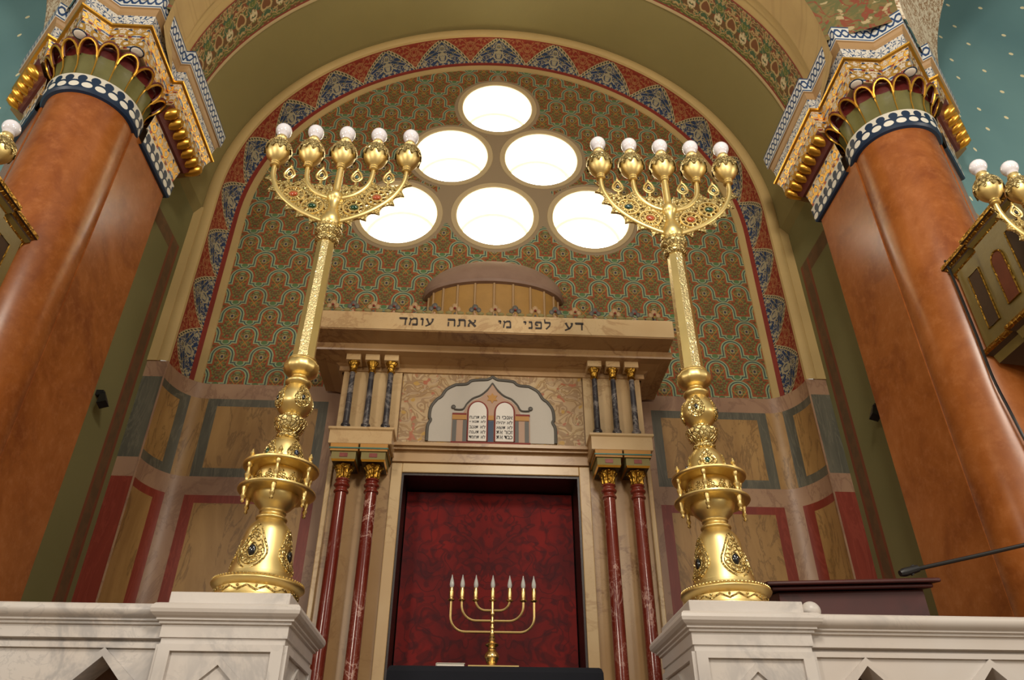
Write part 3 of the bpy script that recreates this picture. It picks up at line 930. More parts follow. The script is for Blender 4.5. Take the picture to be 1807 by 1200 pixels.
# pedestal blocks, imposts, red columns, small dark columns
for s in (-1, 1):
    cx = s * .95
    poly = [(cx - .225, 5.24), (cx - .225, 4.96), (cx + .225, 4.96), (cx + .225, 5.24)]
    A(MB().offloft(poly, [(-.01, 3.925), (0, 3.93), (0, 4.03), (.012, 4.04), (.012, 4.055), (.0, 4.062)]), 'block', MARBLE_CL)
    A(MB().box(cx - .23, cx + .23, 5.19, 5.24, 4.062, 4.70), 'niche_back', MARBLE_CL)
    for k, dx in enumerate((-.105, .105)):
        ix = cx + dx; hw = .098
        poly = [(ix - hw, 5.22), (ix - hw, 4.955), (ix + hw, 4.955), (ix + hw, 5.22)]
        im = A(MB().offloft(poly, [(-.035, 3.79), (-.02, 3.795), (-.012, 3.81), (-.012, 3.865), (0, 3.868), (0, 3.882), (.006, 3.883), (.006, 3.893), (0, 3.894), (0, 3.925)], [4, 3, 0, 0, 1, 1, 2, 2, 1, 1]), 'impost', [OLIVE, OCHRE_P, TEAL_L, GILT, DARKWOOD])
        mb = MB().box(ix - .028, ix + .028, 4.963, 4.969, 3.825, 3.855)
        A(mb, 'impost_ornament', D_RED, im)
        col = A(MB().lathe([(.054, 1.35), (.054, 1.45), (.046, 1.5), (.0455, 2.2), (.042, 3.60), (.040, 3.60)], ix, 5.06, 24), 'pillar', MARBLE_R)
        A(MB().lathe(smooth_prof([(.042, 3.585), (.052, 3.592), (.052, 3.603), (.043, 3.612), (.043, 3.625), (.054, 3.635), (.056, 3.648), (.045, 3.66), (.045, 3.672), (.052, 3.68), (.048, 3.69), (.036, 3.694)], 3), ix, 5.06, 24), 'neck_rings', MARBLE_R, col)
        mb = MB()
        mb.lathe([(.037, 3.692), (.04, 3.70), (.036, 3.72), (.04, 3.755), (.062, 3.79)], ix, 5.06, 32, 0, rfun=lambda r, z, a: r * (1 + .1 * math.cos(8 * a)))
        for q in range(8):
            a = 2 * PI * q / 8
            mb.tube([(ix + .04 * math.cos(a), 5.06 + .04 * math.sin(a), 3.70), (ix + .044 * math.cos(a), 5.06 + .044 * math.sin(a), 3.755), (ix + .068 * math.cos(a), 5.06 + .068 * math.sin(a), 3.785), (ix + .07 * math.cos(a), 5.06 + .07 * math.sin(a), 3.772)], [.008, .011, .008, .005], 6)
        A(mb, 'leaf_capital', GOLD_DK, col)
    for k in range(3):
        x = s * (.80 + k * .148)
        sm = A(MB().lathe([(.024, 4.165), (.0235, 4.30), (.021, 4.62)], x, 5.10, 16), 'colonnette', MARBLE_D)
        mb = MB().lathe(smooth_prof([(.04, 4.075), (.042, 4.092), (.03, 4.10), (.03, 4.125), (.036, 4.14), (.028, 4.155), (.024, 4.17)], 3), x, 5.10, 16)
        mb.box(x - .045, x + .045, 5.055, 5.145, 4.062, 4.08)
        A(mb, 'base', MARBLE_D, sm)
        mb = MB().lathe([(.021, 4.595), (.032, 4.603), (.026, 4.615), (.032, 4.65), (.05, 4.69)], x, 5.10, 20, 0)
        A(mb, 'leaf_capital', GOLD_DK, sm)
        A(MB().box(x - .056, x + .056, 5.045, 5.16, 4.685, 4.74), 'abacus', MARBLE_CL, sm, bevel=.004)

# ledge below the tympanum
mb = MB()
for (y0, z0, z1) in ((5.15, 3.982, 4.00), (5.12, 4.00, 4.022), (5.14, 4.022, 4.035), (5.19, 3.90, 3.982)):
    mb.box(-.735, .735, y0, 5.24, z0, z1)
A(mb, 'ledge', MARBLE_C)
A(MB().box(-.735, .735, 5.14, 5.15, 4.006, 4.016), 'ledge_line', OLIVE)
# tympanum: scrollwork, lobed arch, painted aedicule with the two tablets
pxx = lambda a: (a - 862) * .000882 - .002
pzz = lambda b: 4.079 + (1060 - b) * .001047
L_ = lambda pts: [(pxx(a), pzz(b)) for a, b in pts]
A(MB().box(-.71, .71, 5.195, 5.23, 4.03, 4.70), 'scroll_panel', SCROLLPANEL)
right = [(860, 520), (905, 545), (960, 550), (1050, 560), (1095, 590), (1190, 598), (1270, 640), (1312, 700), (1350, 725), (1398, 790), (1408, 870), (1396, 900), (1418, 950), (1418, 1070)]
rs = catmull([(a, b, 0) for a, b in right[:3]], 4) + catmull([(a, b, 0) for a, b in right[2:6]], 4) + catmull([(a, b, 0) for a, b in right[5:9]], 4) + catmull([(a, b, 0) for a, b in right[8:]], 4)
rs = [(p[0], p[1]) for p in rs]
inner = [(1724 - a, b) for a, b in reversed(rs)] + rs
A(MB().prism(L_(inner), xz(0), 5.188, 5.2), 'lobed_panel', PANELWHITE)
line = [(pxx(a), 5.186, pzz(b)) for a, b in inner]
dd = [line[0]] + [p for p, q in zip(line[1:], line) if (Vector(p) - Vector(q)).length > 1e-4]
A(MB().tube(dd, .0125, 8), 'lobed_border', GREYLINE)
t = A(MB().prism(L_([(515, 1080), (515, 840), (610, 840), (640, 780), (690, 735), (760, 705), (820, 650), (862, 585), (904, 650), (964, 705), (1034, 735), (1084, 780), (1114, 840), (1195, 840), (1195, 1080)]), xz(0), 5.180, 5.19), 'painted_gable', PINK_P)
gl = catmull([(pxx(a), 5.179, pzz(b)) for a, b in [(530, 810), (605, 808), (640, 760), (690, 715), (760, 685), (820, 635), (862, 580)]], 5)
mb = MB().tube(gl, .006, 6); mb.tube([(-p[0] - .0036, p[1], p[2]) for p in gl], .006, 6)
for q in (-1, 1): mb.ball((q * .3 - .002, 5.18, pzz(790)), .018, 0, 10, 8, (1, .4, 1))
A(mb, 'gable_line', GREYLINE, t)
for a, w in ((520, 36), (612, 34), (828, 50), (1062, 34), (1150, 36)):
    A(MB().prism(L_([(a, 1075), (a, 900), (a + w, 900), (a + w, 1075)]), xz(0), 5.175, 5.182), 'painted_pillar', GREYLINE if w < 40 else BLUE_P, t)
for a, w in ((516, 125), (824, 56), (1058, 130)):
    A(MB().prism(L_([(a, 895), (a, 858), (a + w, 858), (a + w, 895)]), xz(0), 5.174, 5.182), 'painted_capital', OCHRE_P, t)
mb = MB()
mb.prism(L_([(512, 1092), (512, 1072), (1198, 1072), (1198, 1092)]), xz(0), 5.174, 5.182)
mb.prism(L_([(516, 858), (516, 842), (640, 842), (640, 858)]), xz(0), 5.174, 5.182); mb.prism(L_([(1070, 858), (1070, 842), (1195, 842), (1195, 858)]), xz(0), 5.174, 5.182)
A(mb, 'painted_base', RED_P, t)
star = []
for k in range(12): star.append((862 + (52 if k % 2 == 0 else 30) * math.sin(2 * PI * k / 12), 710 - (44 if k % 2 == 0 else 25) * math.cos(2 * PI * k / 12)))
A(MB().prism(L_(star), xz(0), 5.175, 5.182), 'painted_star', OCHRE_P, t)
lines_l = ['לא תרצח', 'לא תנאף', 'לא תגנב', 'לא תענה', 'לא תחמד']
lines_r = ['אנכי ה', 'לא יהיה', 'לא תשא', 'זכור את', 'כבד את']
for cx, ls in ((738, lines_l), (973, lines_r)):
    arc = [(cx - 84, 1068), (cx - 84, 830)] + [(cx - 84 * math.cos(PI * i / 14), 830 - 84 * math.sin(PI * i / 14)) for i in range(1, 14)] + [(cx + 84, 830), (cx + 84, 1068)]
    tb = A(MB().prism(L_(arc), xz(0), 5.168, 5.182), 'tablet', WHITE_P)
    A(MB().tube([(pxx(a), 5.170, pzz(b)) for a, b in arc], .0065, 6), 'tablet_rim', RED_P, tb)
    mb = MB()
    for i, s in enumerate(ls):
        z0 = pzz(890 + i * 40); h = hebrew(s, pxx(cx - 70), pxx(cx + 70), z0, z0 + .029, 5.1665, .004, .022)
        mb.add(h.v, h.f)
    A(mb, 'tablet_lettering', INK, tb)

# velvet curtain in the doorway
mb = MB(); rows = []
for i in range(14):
    z = 3.785 - i * (3.785 - 1.40) / 13
    rows.append([(-.632 + 1.264 * j / 90, 5.50 + .003 * math.sin(j * .5) * (0.4 + .6 * i / 13) + .004 * math.sin(j * .17 + i * .2), z) for j in range(91)])
mb.grid(rows)
cur = tag(mb.build('ark_curtain', VELVET, None, (0, 5.5, 3.8), ang=3), 'dark crimson velvet curtain hanging in the ark doorway', 'curtain')
# ------------------------------------------------------------------ tall gold menorah lamps
def lathe_r(prof, z):
    for (r0, z0), (r1, z1) in zip(prof, prof[1:]):
        if min(z0, z1) <= z <= max(z0, z1) and z1 != z0: return r0 + (r1 - r0) * (z - z0) / (z1 - z0)
    return prof[-1][0]

def medallion(root_part, prof, phi, zc, hw, hh, jewel, jr):
    """openwork teardrop with a jewel lying on a turned surface"""
    def S(s, zz, off):
        r = lathe_r(prof, zz) + off; a = phi + s / max(r, .02)
        return (r * math.cos(a), r * math.sin(a), zz)
    mb = MB()
    def loop(k, r, n=22, point=.55):
        pts = []
        for i in range(n):
            t = 2 * PI * i / n; c = math.cos(t); s = math.sin(t)
            w = hw * k * s * (1 - .45 * max(c, 0)); h = hh * k * (c if c < 0 else c * (1 + point * c * c))
            pts.append(S(w, zc + h, .003))
        mb.tube(pts, r, 6, 0, closed=True)
    loop(1.0, .0042); loop(.80, .0028)
    n = 10
    for i in range(n):
        t = 2 * PI * i / n; c, s = math.cos(t), math.sin(t)
        w = hw * .60 * s * (1 - .45 * max(c, 0)); h = hh * .60 * (c if c < 0 else c * (1 + .55 * c * c))
        cx = []
        for q in range(8):
            g = 2 * PI * q / 8
            cx.append(S(w + hw * .15 * math.cos(g), zc + h + hh * .13 * math.sin(g), .004))
        mb.tube(cx, .0022, 5, 0, closed=True)
    loop(.40, .003, 16, .1)
    o = mb.build('filigree', GOLD_ORN, root_part)
    p = S(0, zc - hh * .02, .004)
    d = Vector((math.cos(phi), math.sin(phi), 0))
    m = MB().ball((0, 0, 0), 1, 0, 14, 8, (jr * .6, jr, jr * 1.5))
    m.xform(Matrix.Translation(p) @ Matrix.Rotation(phi, 4, 'Z'))
    m.build('jewel', JEWEL[jewel], root_part)

BELL = [(.135, .135), (.128, .16), (.116, .20), (.108, .245), (.101, .29), (.094, .325), (.08, .35), (.066, .366), (.060, .376)]
UBELL = [(.098, .632), (.094, .665), (.086, .70), (.076, .735), (.060, .762), (.045, .776)]
KNOP = [(.047, .90), (.070, .925), (.085, .95), (.086, .975), (.078, 1.01), (.062, 1.04), (.048, 1.065)]

def bracket_head(root, kit, jewels):
    """openwork five armed head; local z as on the tall menorah"""
    P = lambda mb, n, m=GOLD, p=None, **k: mb.build(n, m, p or root, **k)
    hub = P(MB().lathe(smooth_prof([(.05, 2.10), (.062, 2.112), (.050, 2.125), (.056, 2.14), (.060, 2.165), (.054, 2.195), (.044, 2.22), (.040, 2.235), (.032, 2.25), (.030, 2.29), (.036, 2.315), (.047, 2.335), (.048, 2.36), (.036, 2.38), (.024, 2.395), (.022, 2.45), (.021, 2.59)], 3), 0, 0, 24), 'hub')
    out = {}
    oc = [(.052, 2.165), (.11, 2.19), (.19, 2.235), (.27, 2.30), (.335, 2.375), (.378, 2.46), (.396, 2.53), (.398, 2.592)]
    ic = [(.04, 2.345), (.09, 2.365), (.14, 2.405), (.178, 2.46), (.194, 2.52), (.198, 2.592)]
    ocs = catmull([(a, 0, b) for a, b in oc], 5); ics = catmull([(a, 0, b) for a, b in ic], 5)
    for s in (-1, 1):
        for nm, cs in (('outer', ocs), ('inner', ics)):
            P(MB().tube([(s * p[0], 0, p[2]) for p in cs], lambda t: .0185 - .004 * t, 12), 'arm')
        # openwork plate between the arms with a cusped lower edge
        o2 = [(p[0], p[2]) for p in ocs]
        edge = []
        nc = 7
        L = len(o2) - 4
        for k in range(nc):
            i0 = int(L * k / nc); i1 = int(L * (k + 1) / nc)
            for q in range(5):
                t = q / 5; i = i0 + (i1 - i0) * t
                a = o2[int(i)]; b = o2[min(int(i) + 1, len(o2) - 1)]; f = i - int(i)
                p = Vector((a[0] + (b[0] - a[0]) * f, a[1] + (b[1] - a[1]) * f))
                d = (Vector(b) - Vector(a)).normalized(); nn = Vector((d.y, -d.x))
                h = .014 + .040 * abs(1 - 2 * t) ** 2.2
                edge.append((p + nn * h))
        edge.append(Vector(o2[L]) + Vector((.045, .0)))
        poly = [(.03, 2.12)] + [(p.x, p.y) for p in edge] + [(.392, 2.50), (.37, 2.475), (.335, 2.452), (.30, 2.468), (.262, 2.448), (.225, 2.472), (.200, 2.50), (.17, 2.455), (.135, 2.44), (.105, 2.462), (.075, 2.438), (.04, 2.46), (.03, 2.44)]
        holes = []
        def rosette(cx, cz, r, n, hr):
            for k in range(n):
                t = 2 * PI * (k + .5) / n; holes.append(circle(cx + r * math.cos(t), cz + r * math.sin(t), hr, 8))
        rosette(.122, 2.272, .042, 9, .0095); rosette(.244, 2.358, .042, 9, .0095)
        for cx, cz, r in ((.16, 2.345, .011), (.19, 2.30, .012), (.175, 2.37, .009), (.30, 2.40, .012), (.315, 2.425, .010), (.07, 2.31, .010), (.075, 2.345, .008), (.30, 2.345, .010), (.09, 2.41, .011), (.13, 2.418, .008), (.23, 2.425, .011), (.345, 2.425, .010), (.26, 2.43, .008), (.055, 2.40, .008), (.07, 2.235, .010), (.05, 2.255, .007), (.20, 2.40, .009), (.205, 2.262, .008), (.34, 2.46, .007)):
            holes.append(circle(cx, cz, r, 8))
        pt = P(MB().prism([(s * a, b) for a, b in poly], xz(0), -.007, .007, 0, [[(s * a, b) for a, b in h] for h in holes]), 'openwork_plate', GOLD_ORN)
        for (cx, cz), jk in zip(((.122, 2.272), (.244, 2.358)), jewels[s]):
            mb = MB()
            for r, t in ((.058, .006), (.029, .0042)):
                mb.tube([(s * cx + r * 1.08 * math.cos(2 * PI * k / 28), -.008, cz + r * math.sin(2 * PI * k / 28)) for k in range(28)], t, 6, 0, closed=True)
            for k in range(9):
                t = 2 * PI * k / 9
                mb.tube([(s * cx + r * math.cos(t), -.009, cz + r * math.sin(t)) for r in (.03, .045, .057)], .003, 5)
            P(mb, 'rosette', GOLD, pt)
            P(MB().ball((s * cx, -.010, cz), .022, 0, 16, 8, (1.15, .55, .8)), 'jewel', JEWEL[jk], pt)
        # little pierced finials between the cups
        for fx in (.105, .297):
            x = s * fx; z = 2.525
            mb = MB()
            for k, r in ((1, .0065), (.55, .0035)):
                pts = []
                for i in range(20):
                    t = 2 * PI * i / 20; c = math.cos(t)
                    pts.append((x + .031 * k * math.sin(t) * (1 - .4 * max(c, 0)), -.002, z + .038 * k * (c if c < 0 else c * 1.35)))
                mb.tube(pts, r, 6, 0, closed=True)
            mb.tube([(x, 0, 2.455), (x, 0, 2.49)], .009, 6); mb.ball((x, 0, z + .062), .009, 0, 8, 6); mb.tube([(x, 0, z + .05), (x, 0, z + .082)], [.006, .003], 6)
            fo = P(mb, 'pierced_finial')
            P(MB().ball((x, -.004, z), .012, 0, 10, 6, (1, .6, 1)), 'jewel', JEWEL['black' if s < 0 else 'teal'], fo)
    cup_prof = smooth_prof([(.021, 2.585), (.030, 2.592), (.023, 2.602), (.030, 2.610), (.024, 2.62), (.045, 2.640), (.068, 2.675), (.078, 2.715), (.072, 2.748), (.052, 2.778), (.037, 2.792), (.032, 2.81), (.037, 2.82), (.033, 2.83), (.030, 2.842)], 3)
    for i, x in enumerate((-.398, -.198, 0, .198, .398)):
        c = P(MB().lathe(cup_prof, x, 0, 24), 'lamp_cup')
        mb = MB(); n = 40
        rows = []
        for k, (r, z, zz) in enumerate(((.0825, 2.700, .016), (.0825, 2.725, 0), (.074, 2.757, 0), (.056, 2.784, 0), (.042, 2.794, 0))):
            rows.append([(x + r * math.cos(2 * PI * j / n), r * math.sin(2 * PI * j / n), z - (zz if j % 4 in (0, 1) else -zz * .6)) for j in range(n)])
        mb.grid(rows, 0, None, closed=True)
        P(mb, 'leaf_collar', GOLD_ORN, c)
        bz = 2.898
        b = [(.024, 2.838), (.034, 2.853)] + [(.0495 * math.cos(a), bz + .051 * math.sin(a)) for a in [-.95 + (PI / 2 + .95) * q / 12 for q in range(13)]]
        P(MB().lathe(b, x, 0, 24), 'bulb', BULB, c)
    return hub

def tall_menorah(x, label, phi, tilt, jewels):
    root = thing('menorah', label, 'menorah', (0, 0, 0), 'tall gold menorahs on the marble pillars')
    P = lambda mb, n, m=GOLD, p=None, **k: mb.build(n, m, p or root, **k)
    base = P(MB().lathe(smooth_prof([(.172, 0), (.178, .008), (.176, .02), (.171, .03)], 2) + [(.169, .06)] + smooth_prof([(.174, .064), (.188, .074), (.195, .083), (.191, .091), (.172, .097), (.146, .108), (.137, .128), (.135, .135)], 3), 0, 0, 56, cap=True), 'base')
    mb = MB()      # zigzag band on the base drum
    n = 28
    zz = [(.1735 * math.cos(2 * PI * k / n), .1735 * math.sin(2 * PI * k / n), .036 + (.018 if k % 2 else 0)) for k in range(n)]
    mb.tube(zz, .0035, 5, 0, closed=True)
    for k in range(n // 2):
        a = 2 * PI * (2 * k) / n; mb.ball((.172 * math.cos(a), .172 * math.sin(a), .052), .006, 0, 6, 4)
    P(mb, 'zigzag_band', GOLD_ORN, base)
    mb = MB()
    for k in range(72): mb.ball((.188 * math.cos(2 * PI * k / 72), .188 * math.sin(2 * PI * k / 72), .096), .0045, 0, 5, 4)
    P(mb, 'bead_rim', GOLD, base)
    bell = P(MB().lathe(smooth_prof(BELL, 3), 0, 0, 48), 'bell')
    for k in range(4): medallion(bell, BELL, phi + k * PI / 2, .212, .066, .078, 'black', .017)
    P(MB().lathe(smooth_prof([(.060, .374), (.068, .380), (.068, .388), (.058, .395), (.054, .405), (.060, .412), (.058, .42), (.072, .435), (.090, .455), (.100, .48), (.102, .497)], 3), 0, 0, 40), 'bowl')
    plate = P(MB().lathe(smooth_prof([(.10, .494), (.155, .498), (.172, .503), (.174, .511), (.165, .515), (.10, .513)], 2), 0, 0, 56), 'lower_gallery')
    drum = P(MB().lathe([(.096, .51), (.104, .525), (.106, .56), (.104, .595), (.096, .612)], 0, 0, 48), 'gallery_drum')
    mb = MB()
    for k in range(12):
        a = 2 * PI * k / 12 + phi
        for (da, dz) in ((0, 0), (.09, .016), (-.09, .016), (0, .032), (.18, 0), (-.18, 0)):
            mb.tube([(.108 * math.cos(a + da + .07 * math.cos(t)), .108 * math.sin(a + da + .07 * math.cos(t)), .545 + dz + .007 * math.sin(t)) for t in [2 * PI * q / 6 for q in range(6)]], .0022, 4, 0, closed=True)
    P(mb, 'lattice', GOLD_ORN, drum)
    up = P(MB().lathe(smooth_prof([(.095, .610), (.155, .614), (.170, .618), (.173, .626), (.165, .632), (.092, .634)], 2), 0, 0, 56), 'upper_gallery')
    for k in range(6):
        a = phi + .35 + 2 * PI * k / 6; x_, y_ = .150 * math.cos(a), .150 * math.sin(a)
        st = P(MB().lathe(smooth_prof([(.012, .513), (.013, .522), (.008, .532), (.012, .548), (.015, .557), (.010, .568), (.006, .590), (.011, .60), (.012, .615)], 2), x_, y_, 12), 'baluster')
        P(MB().lathe(smooth_prof([(.010, .632), (.012, .642), (.006, .650), (.011, .660), (.006, .672), (.002, .682)], 2), x_, y_, 10), 'finial', GOLD, st)
        P(MB().lathe(smooth_prof([(.002, .425), (.009, .432), (.006, .442), (.012, .455), (.008, .468), (.011, .482), (.012, .50)], 2), x_, y_, 10), 'pendant', GOLD, st)
    ub = P(MB().lathe(smooth_prof(UBELL, 3), 0, 0, 40), 'upper_bell')
    for k in range(4): medallion(ub, UBELL, phi - .5 + k * PI / 2, .685, .044, .042, 'green' if k % 2 == 0 else 'blue', .011)
    P(MB().lathe(smooth_prof([(.045, .774), (.055, .78), (.056, .79), (.045, .797), (.050, .805), (.064, .82), (.074, .845), (.079, .862), (.080, .872), (.072, .878), (.056, .884), (.048, .892), (.047, .902)], 3), 0, 0, 40), 'lower_cup', GOLD_ORN)
    kn = P(MB().lathe(smooth_prof(KNOP, 3), 0, 0, 40), 'knop')
    for k in range(4): medallion(kn, KNOP, phi + .9 + k * PI / 2, .975, .040, .048, 'black', .009)
    P(MB().lathe(smooth_prof([(.048, 1.062), (.062, 1.075), (.064, 1.088), (.05, 1.10), (.041, 1.112), (.043, 1.12), (.066, 1.132), (.083, 1.15), (.087, 1.172), (.080, 1.195), (.068, 1.206), (.072, 1.214), (.060, 1.222)], 3), 0, 0, 40, rfun=lambda r, z, a: r * (1 + (.025 * math.cos(12 * a) if 1.13 < z < 1.2 else 0))), 'ring_knop')
    o8 = lambda r, z: [(r * math.cos(2 * PI * (k + .5) / 8 + .12), r * math.sin(2 * PI * (k + .5) / 8 + .12), z) for k in range(8)]
    P(MB().grid([o8(.058, 1.215), o8(.048, 2.03)], lambda i, j: 1 if j % 2 else 0, None, closed=True), 'shaft', [GOLD, GOLD_SHAFT], ang=.3)
    P(MB().lathe(smooth_prof([(.050, 1.99), (.064, 2.0), (.066, 2.02), (.056, 2.035), (.066, 2.05), (.077, 2.068), (.077, 2.085), (.066, 2.098), (.060, 2.11), (.062, 2.118), (.05, 2.125)], 3), 0, 0, 32), 'collar', GOLD_ORN)
    bracket_head(root, None, jewels)
    root.location = (x, 3.30, 2.381); root.rotation_euler = (0, tilt, 0)
    return root

tall_menorah(-1.018, 'tall gold menorah lamp with five round bulbs standing on the left marble pillar', math.radians(-102), math.radians(.72), {-1: ('green', 'red'), 1: ('green', 'red')})
tall_menorah(.998, 'tall gold menorah lamp with five round bulbs standing on the right marble pillar', math.radians(-75), math.radians(.1), {-1: ('red', 'teal'), 1: ('red', 'green')})

# two smaller lamps of the same pattern on the gallery boxes, mostly outside the frame
for s, nm in ((1, 'right'), (-1, 'left')):
    root = thing('candelabrum', 'gold candelabrum with round bulbs, cut off by the %s edge, beside the gallery balcony' % nm, 'candelabrum', (0, 0, 0))
    bracket_head(root, None, {-1: ('red', 'green'), 1: ('green', 'red')})
    mb = MB().lathe(smooth_prof([(.004, 1.50), (.03, 1.54), (.05, 1.60), (.03, 1.66), (.034, 1.72), (.04, 1.80), (.046, 2.0), (.07, 2.06), (.06, 2.12)], 3), 0, 0, 20)
    mb.build('stem', GOLD, root)
    mb = MB().tube([(0, 0, 1.80), (s * .05, .09, 1.80), (s * .10, .185, 1.80)], .03, 10)
    mb.build('wall_arm', GOLD, root)
    root.scale = (.825,) * 3
    root.location = (s * 2.733, 2.60, 4.445 - 2.898 * .825)

# ------------------------------------------------------------------ small seven branched brass menorah on the reading table
root = thing('small_menorah', 'small polished brass seven branched menorah on the navy table before the curtain', 'menorah', (.012, 4.53, 2.36))
P = lambda mb, n, m=BRASS, p=None, **k: mb.build(n, m, p or root, **k)
cx, cy = .012, 4.53
P(MB().lathe(smooth_prof([(.075, 2.36), (.078, 2.367), (.06, 2.374), (.032, 2.380), (.024, 2.388), (.03, 2.395), (.036, 2.41), (.042, 2.425), (.036, 2.445), (.022, 2.462), (.026, 2.47), (.022, 2.476), (.034, 2.484), (.040, 2.492), (.030, 2.50), (.018, 2.508), (.020, 2.516), (.014, 2.526), (.017, 2.535), (.012, 2.542)], 3), cx, cy, 24), 'foot')
P(MB().lathe(smooth_prof([(.011, 2.54), (.013, 2.555), (.010, 2.57), (.013, 2.585), (.009, 2.60), (.013, 2.615), (.010, 2.63), (.008, 2.645), (.013, 2.66), (.010, 2.68), (.008, 2.70), (.009, 2.735)], 3), cx, cy, 16), 'stem')
for za, xr in ((2.560, .243), (2.622, .180), (2.680, .100)):
    for s in (-1, 1):
        rr = min(.085, xr * .6)
        pts = [(cx + s * t, cy, za) for t in (.005, (xr - rr) * .5, xr - rr)] + [(cx + s * (xr - rr + rr * math.sin(a)), cy, za + rr * (1 - math.cos(a))) for a in [PI / 2 * i / 8 for i in range(1, 9)]] + [(cx + s * xr, cy, 2.738)]
        P(MB().tube(pts, .0075, 8), 'branch')
for x in (-.243, -.18, -.10, 0, .10, .18, .243):
    so = P(MB().lathe(smooth_prof([(.007, 2.728), (.020, 2.735), (.021, 2.74), (.011, 2.744), (.011, 2.75), (.013, 2.755), (.0125, 2.805), (.010, 2.806)], 2), cx + x, cy, 14), 'candle_socket')
    P(MB().lathe(smooth_prof([(.008, 2.804), (.013, 2.82), (.0135, 2.832), (.010, 2.85), (.005, 2.868), (.002, 2.884)], 3), cx + x, cy, 12), 'flame_bulb', BULB_C, so)
OAK = painted('brown_oak', '#5a3d28', .7, .12, 5)
# ------------------------------------------------------------------ marble pillars and balustrades
LIP = [(-.035, 2.190), (-.035, 2.212), (-.028, 2.214), (-.028, 2.258), (-.018, 2.262), (-.018, 2.270), (-.008, 2.274), (-.008, 2.281), (.003, 2.288), (.012, 2.298), (.015, 2.311), (.012, 2.324), (.003, 2.333), (-.01, 2.337)]
def pillar(cx, label):
    root = thing('pillar', label, 'pillar', (cx, 3.30, 0), 'marble pillars of the balustrade')
    hw = .268; y0, y1 = 3.03, 3.62
    sq_ = [(cx - hw, y1), (cx - hw, y0), (cx + hw, y0), (cx + hw, y1)]
    MB().offloft(sq_, [(-.036, 0), (-.036, 2.195)]).build('die', MARBLE_W, root)
    MB().offloft(sq_, LIP).build('cap', MARBLE_W, root)
    MB().box(cx - .236, cx + .228, 3.055, 3.56, 2.33, 2.383).build('plinth', MARBLE_W, root, bevel=.004)
    # raised frames with a chevron on the three seen faces
    def frame(fn, w):
        mb = MB(); o = [(-w, 1.2), (w, 1.2), (w, 2.19), (-w, 2.19)]; i = [(-w + .045, 1.25), (w - .045, 1.25), (w - .045, 2.165), (-w + .045, 2.165)]
        mb.prism(o, fn, 0, .014, 0, [i])
        ch = [(-w + .045, 1.98), (0, 2.150), (w - .045, 1.98), (w - .045, 1.95), (0, 2.118), (-w + .045, 1.95)]
        mb.prism(ch, fn, 0, .011)
        mb.prism([(-.012, 1.90), (.012, 1.90), (.004, 2.06), (-.004, 2.06)], fn, 0, .006)
        return mb
    f = y0 + .036
    frame(lambda u, v, w: (cx + u, f - w, v), hw - .036).build('panel', MARBLE_W, root)
    for s in (-1, 1):
        frame(lambda u, v, w: (cx + s * (hw - .036 + w), (y0 + y1) / 2 + u, v), (y1 - y0) / 2 - .036).build('panel', MARBLE_W, root)
pillar(-1.045, 'white marble pillar with a chevron panel under the left menorah')
pillar(.998, 'white marble pillar with a chevron panel under the right menorah, beside the lectern')

def balustrade(x0, x1, openings, label):
    root = thing('balustrade', label, 'balustrade', ((x0 + x1) / 2, 3.2, 0), 'pierced marble balustrades')
    y0, y1 = 3.055, 3.30
    # rail
    rows = []
    prof = [(y0 - o - .002, z) for o, z in LIP[1:]] + [(y1 + o, z) for o, z in reversed(LIP[1:])]
    rows = [[(x, y, z) for y, z in prof] for x in (x0, x1)]
    MB().grid(rows, 0, None, closed=True).add(rows[0], [tuple(range(len(prof)))]).add(rows[1], [tuple(range(len(prof)))]).build('rail', MARBLE_W, root)
    holes = [[(c, 2.150), (c - .105, 2.045), (c - .12, 1.98), (c - .12, 1.55), (c, 1.42), (c + .12, 1.55), (c + .12, 1.98), (c + .105, 2.045)] for c in openings]
    MB().prism([(x0, 1.3), (x1, 1.3), (x1, 2.212), (x0, 2.212)], xz(0), y0 + .05, y1 - .06, 0, holes).build('pierced_panel', MARBLE_W, root)
    mb = MB()
    mb.box(x0, x1, y0 + .038, y0 + .052, 2.180, 2.20)
    for h in holes:
        c = sum(p[0] for p in h) / len(h)
        big = [(c + (p[0] - c) * 1.32, 1.80 + (p[1] - 1.80) * 1.09) for p in h]
        mb.prism(big, xz(0), y0 + .037, y0 + .051, 0, [h])
    mb.build('opening_mouldings', MARBLE_W, root)
    MB().box(x0, x1, y0, y1, 0, 1.3).build('base', MARBLE_W, root)
    MB().box(x0, x1, y1 - .075, y1 - .055, 1.3, 2.2).build('backing_panel', OAK, root)
balustrade(-3.4, -1.28, [-1.49, -2.02, -2.55, -3.08], 'white marble balustrade with pointed openings left of the left pillar')
balustrade(1.238, 3.4, [1.452, 1.955, 2.46, 2.96], 'white marble balustrade with pointed openings before the lectern')

# pale ball knob on the right pillar
tag(MB().ball((1.298, 3.155, 2.368), .040, 0, 24, 16).build('ball_knob', MARBLE_W, None, (1.296, 3.155, 2.337)), 'small pale round knob on the right pillar cap beside the lectern', 'knob')

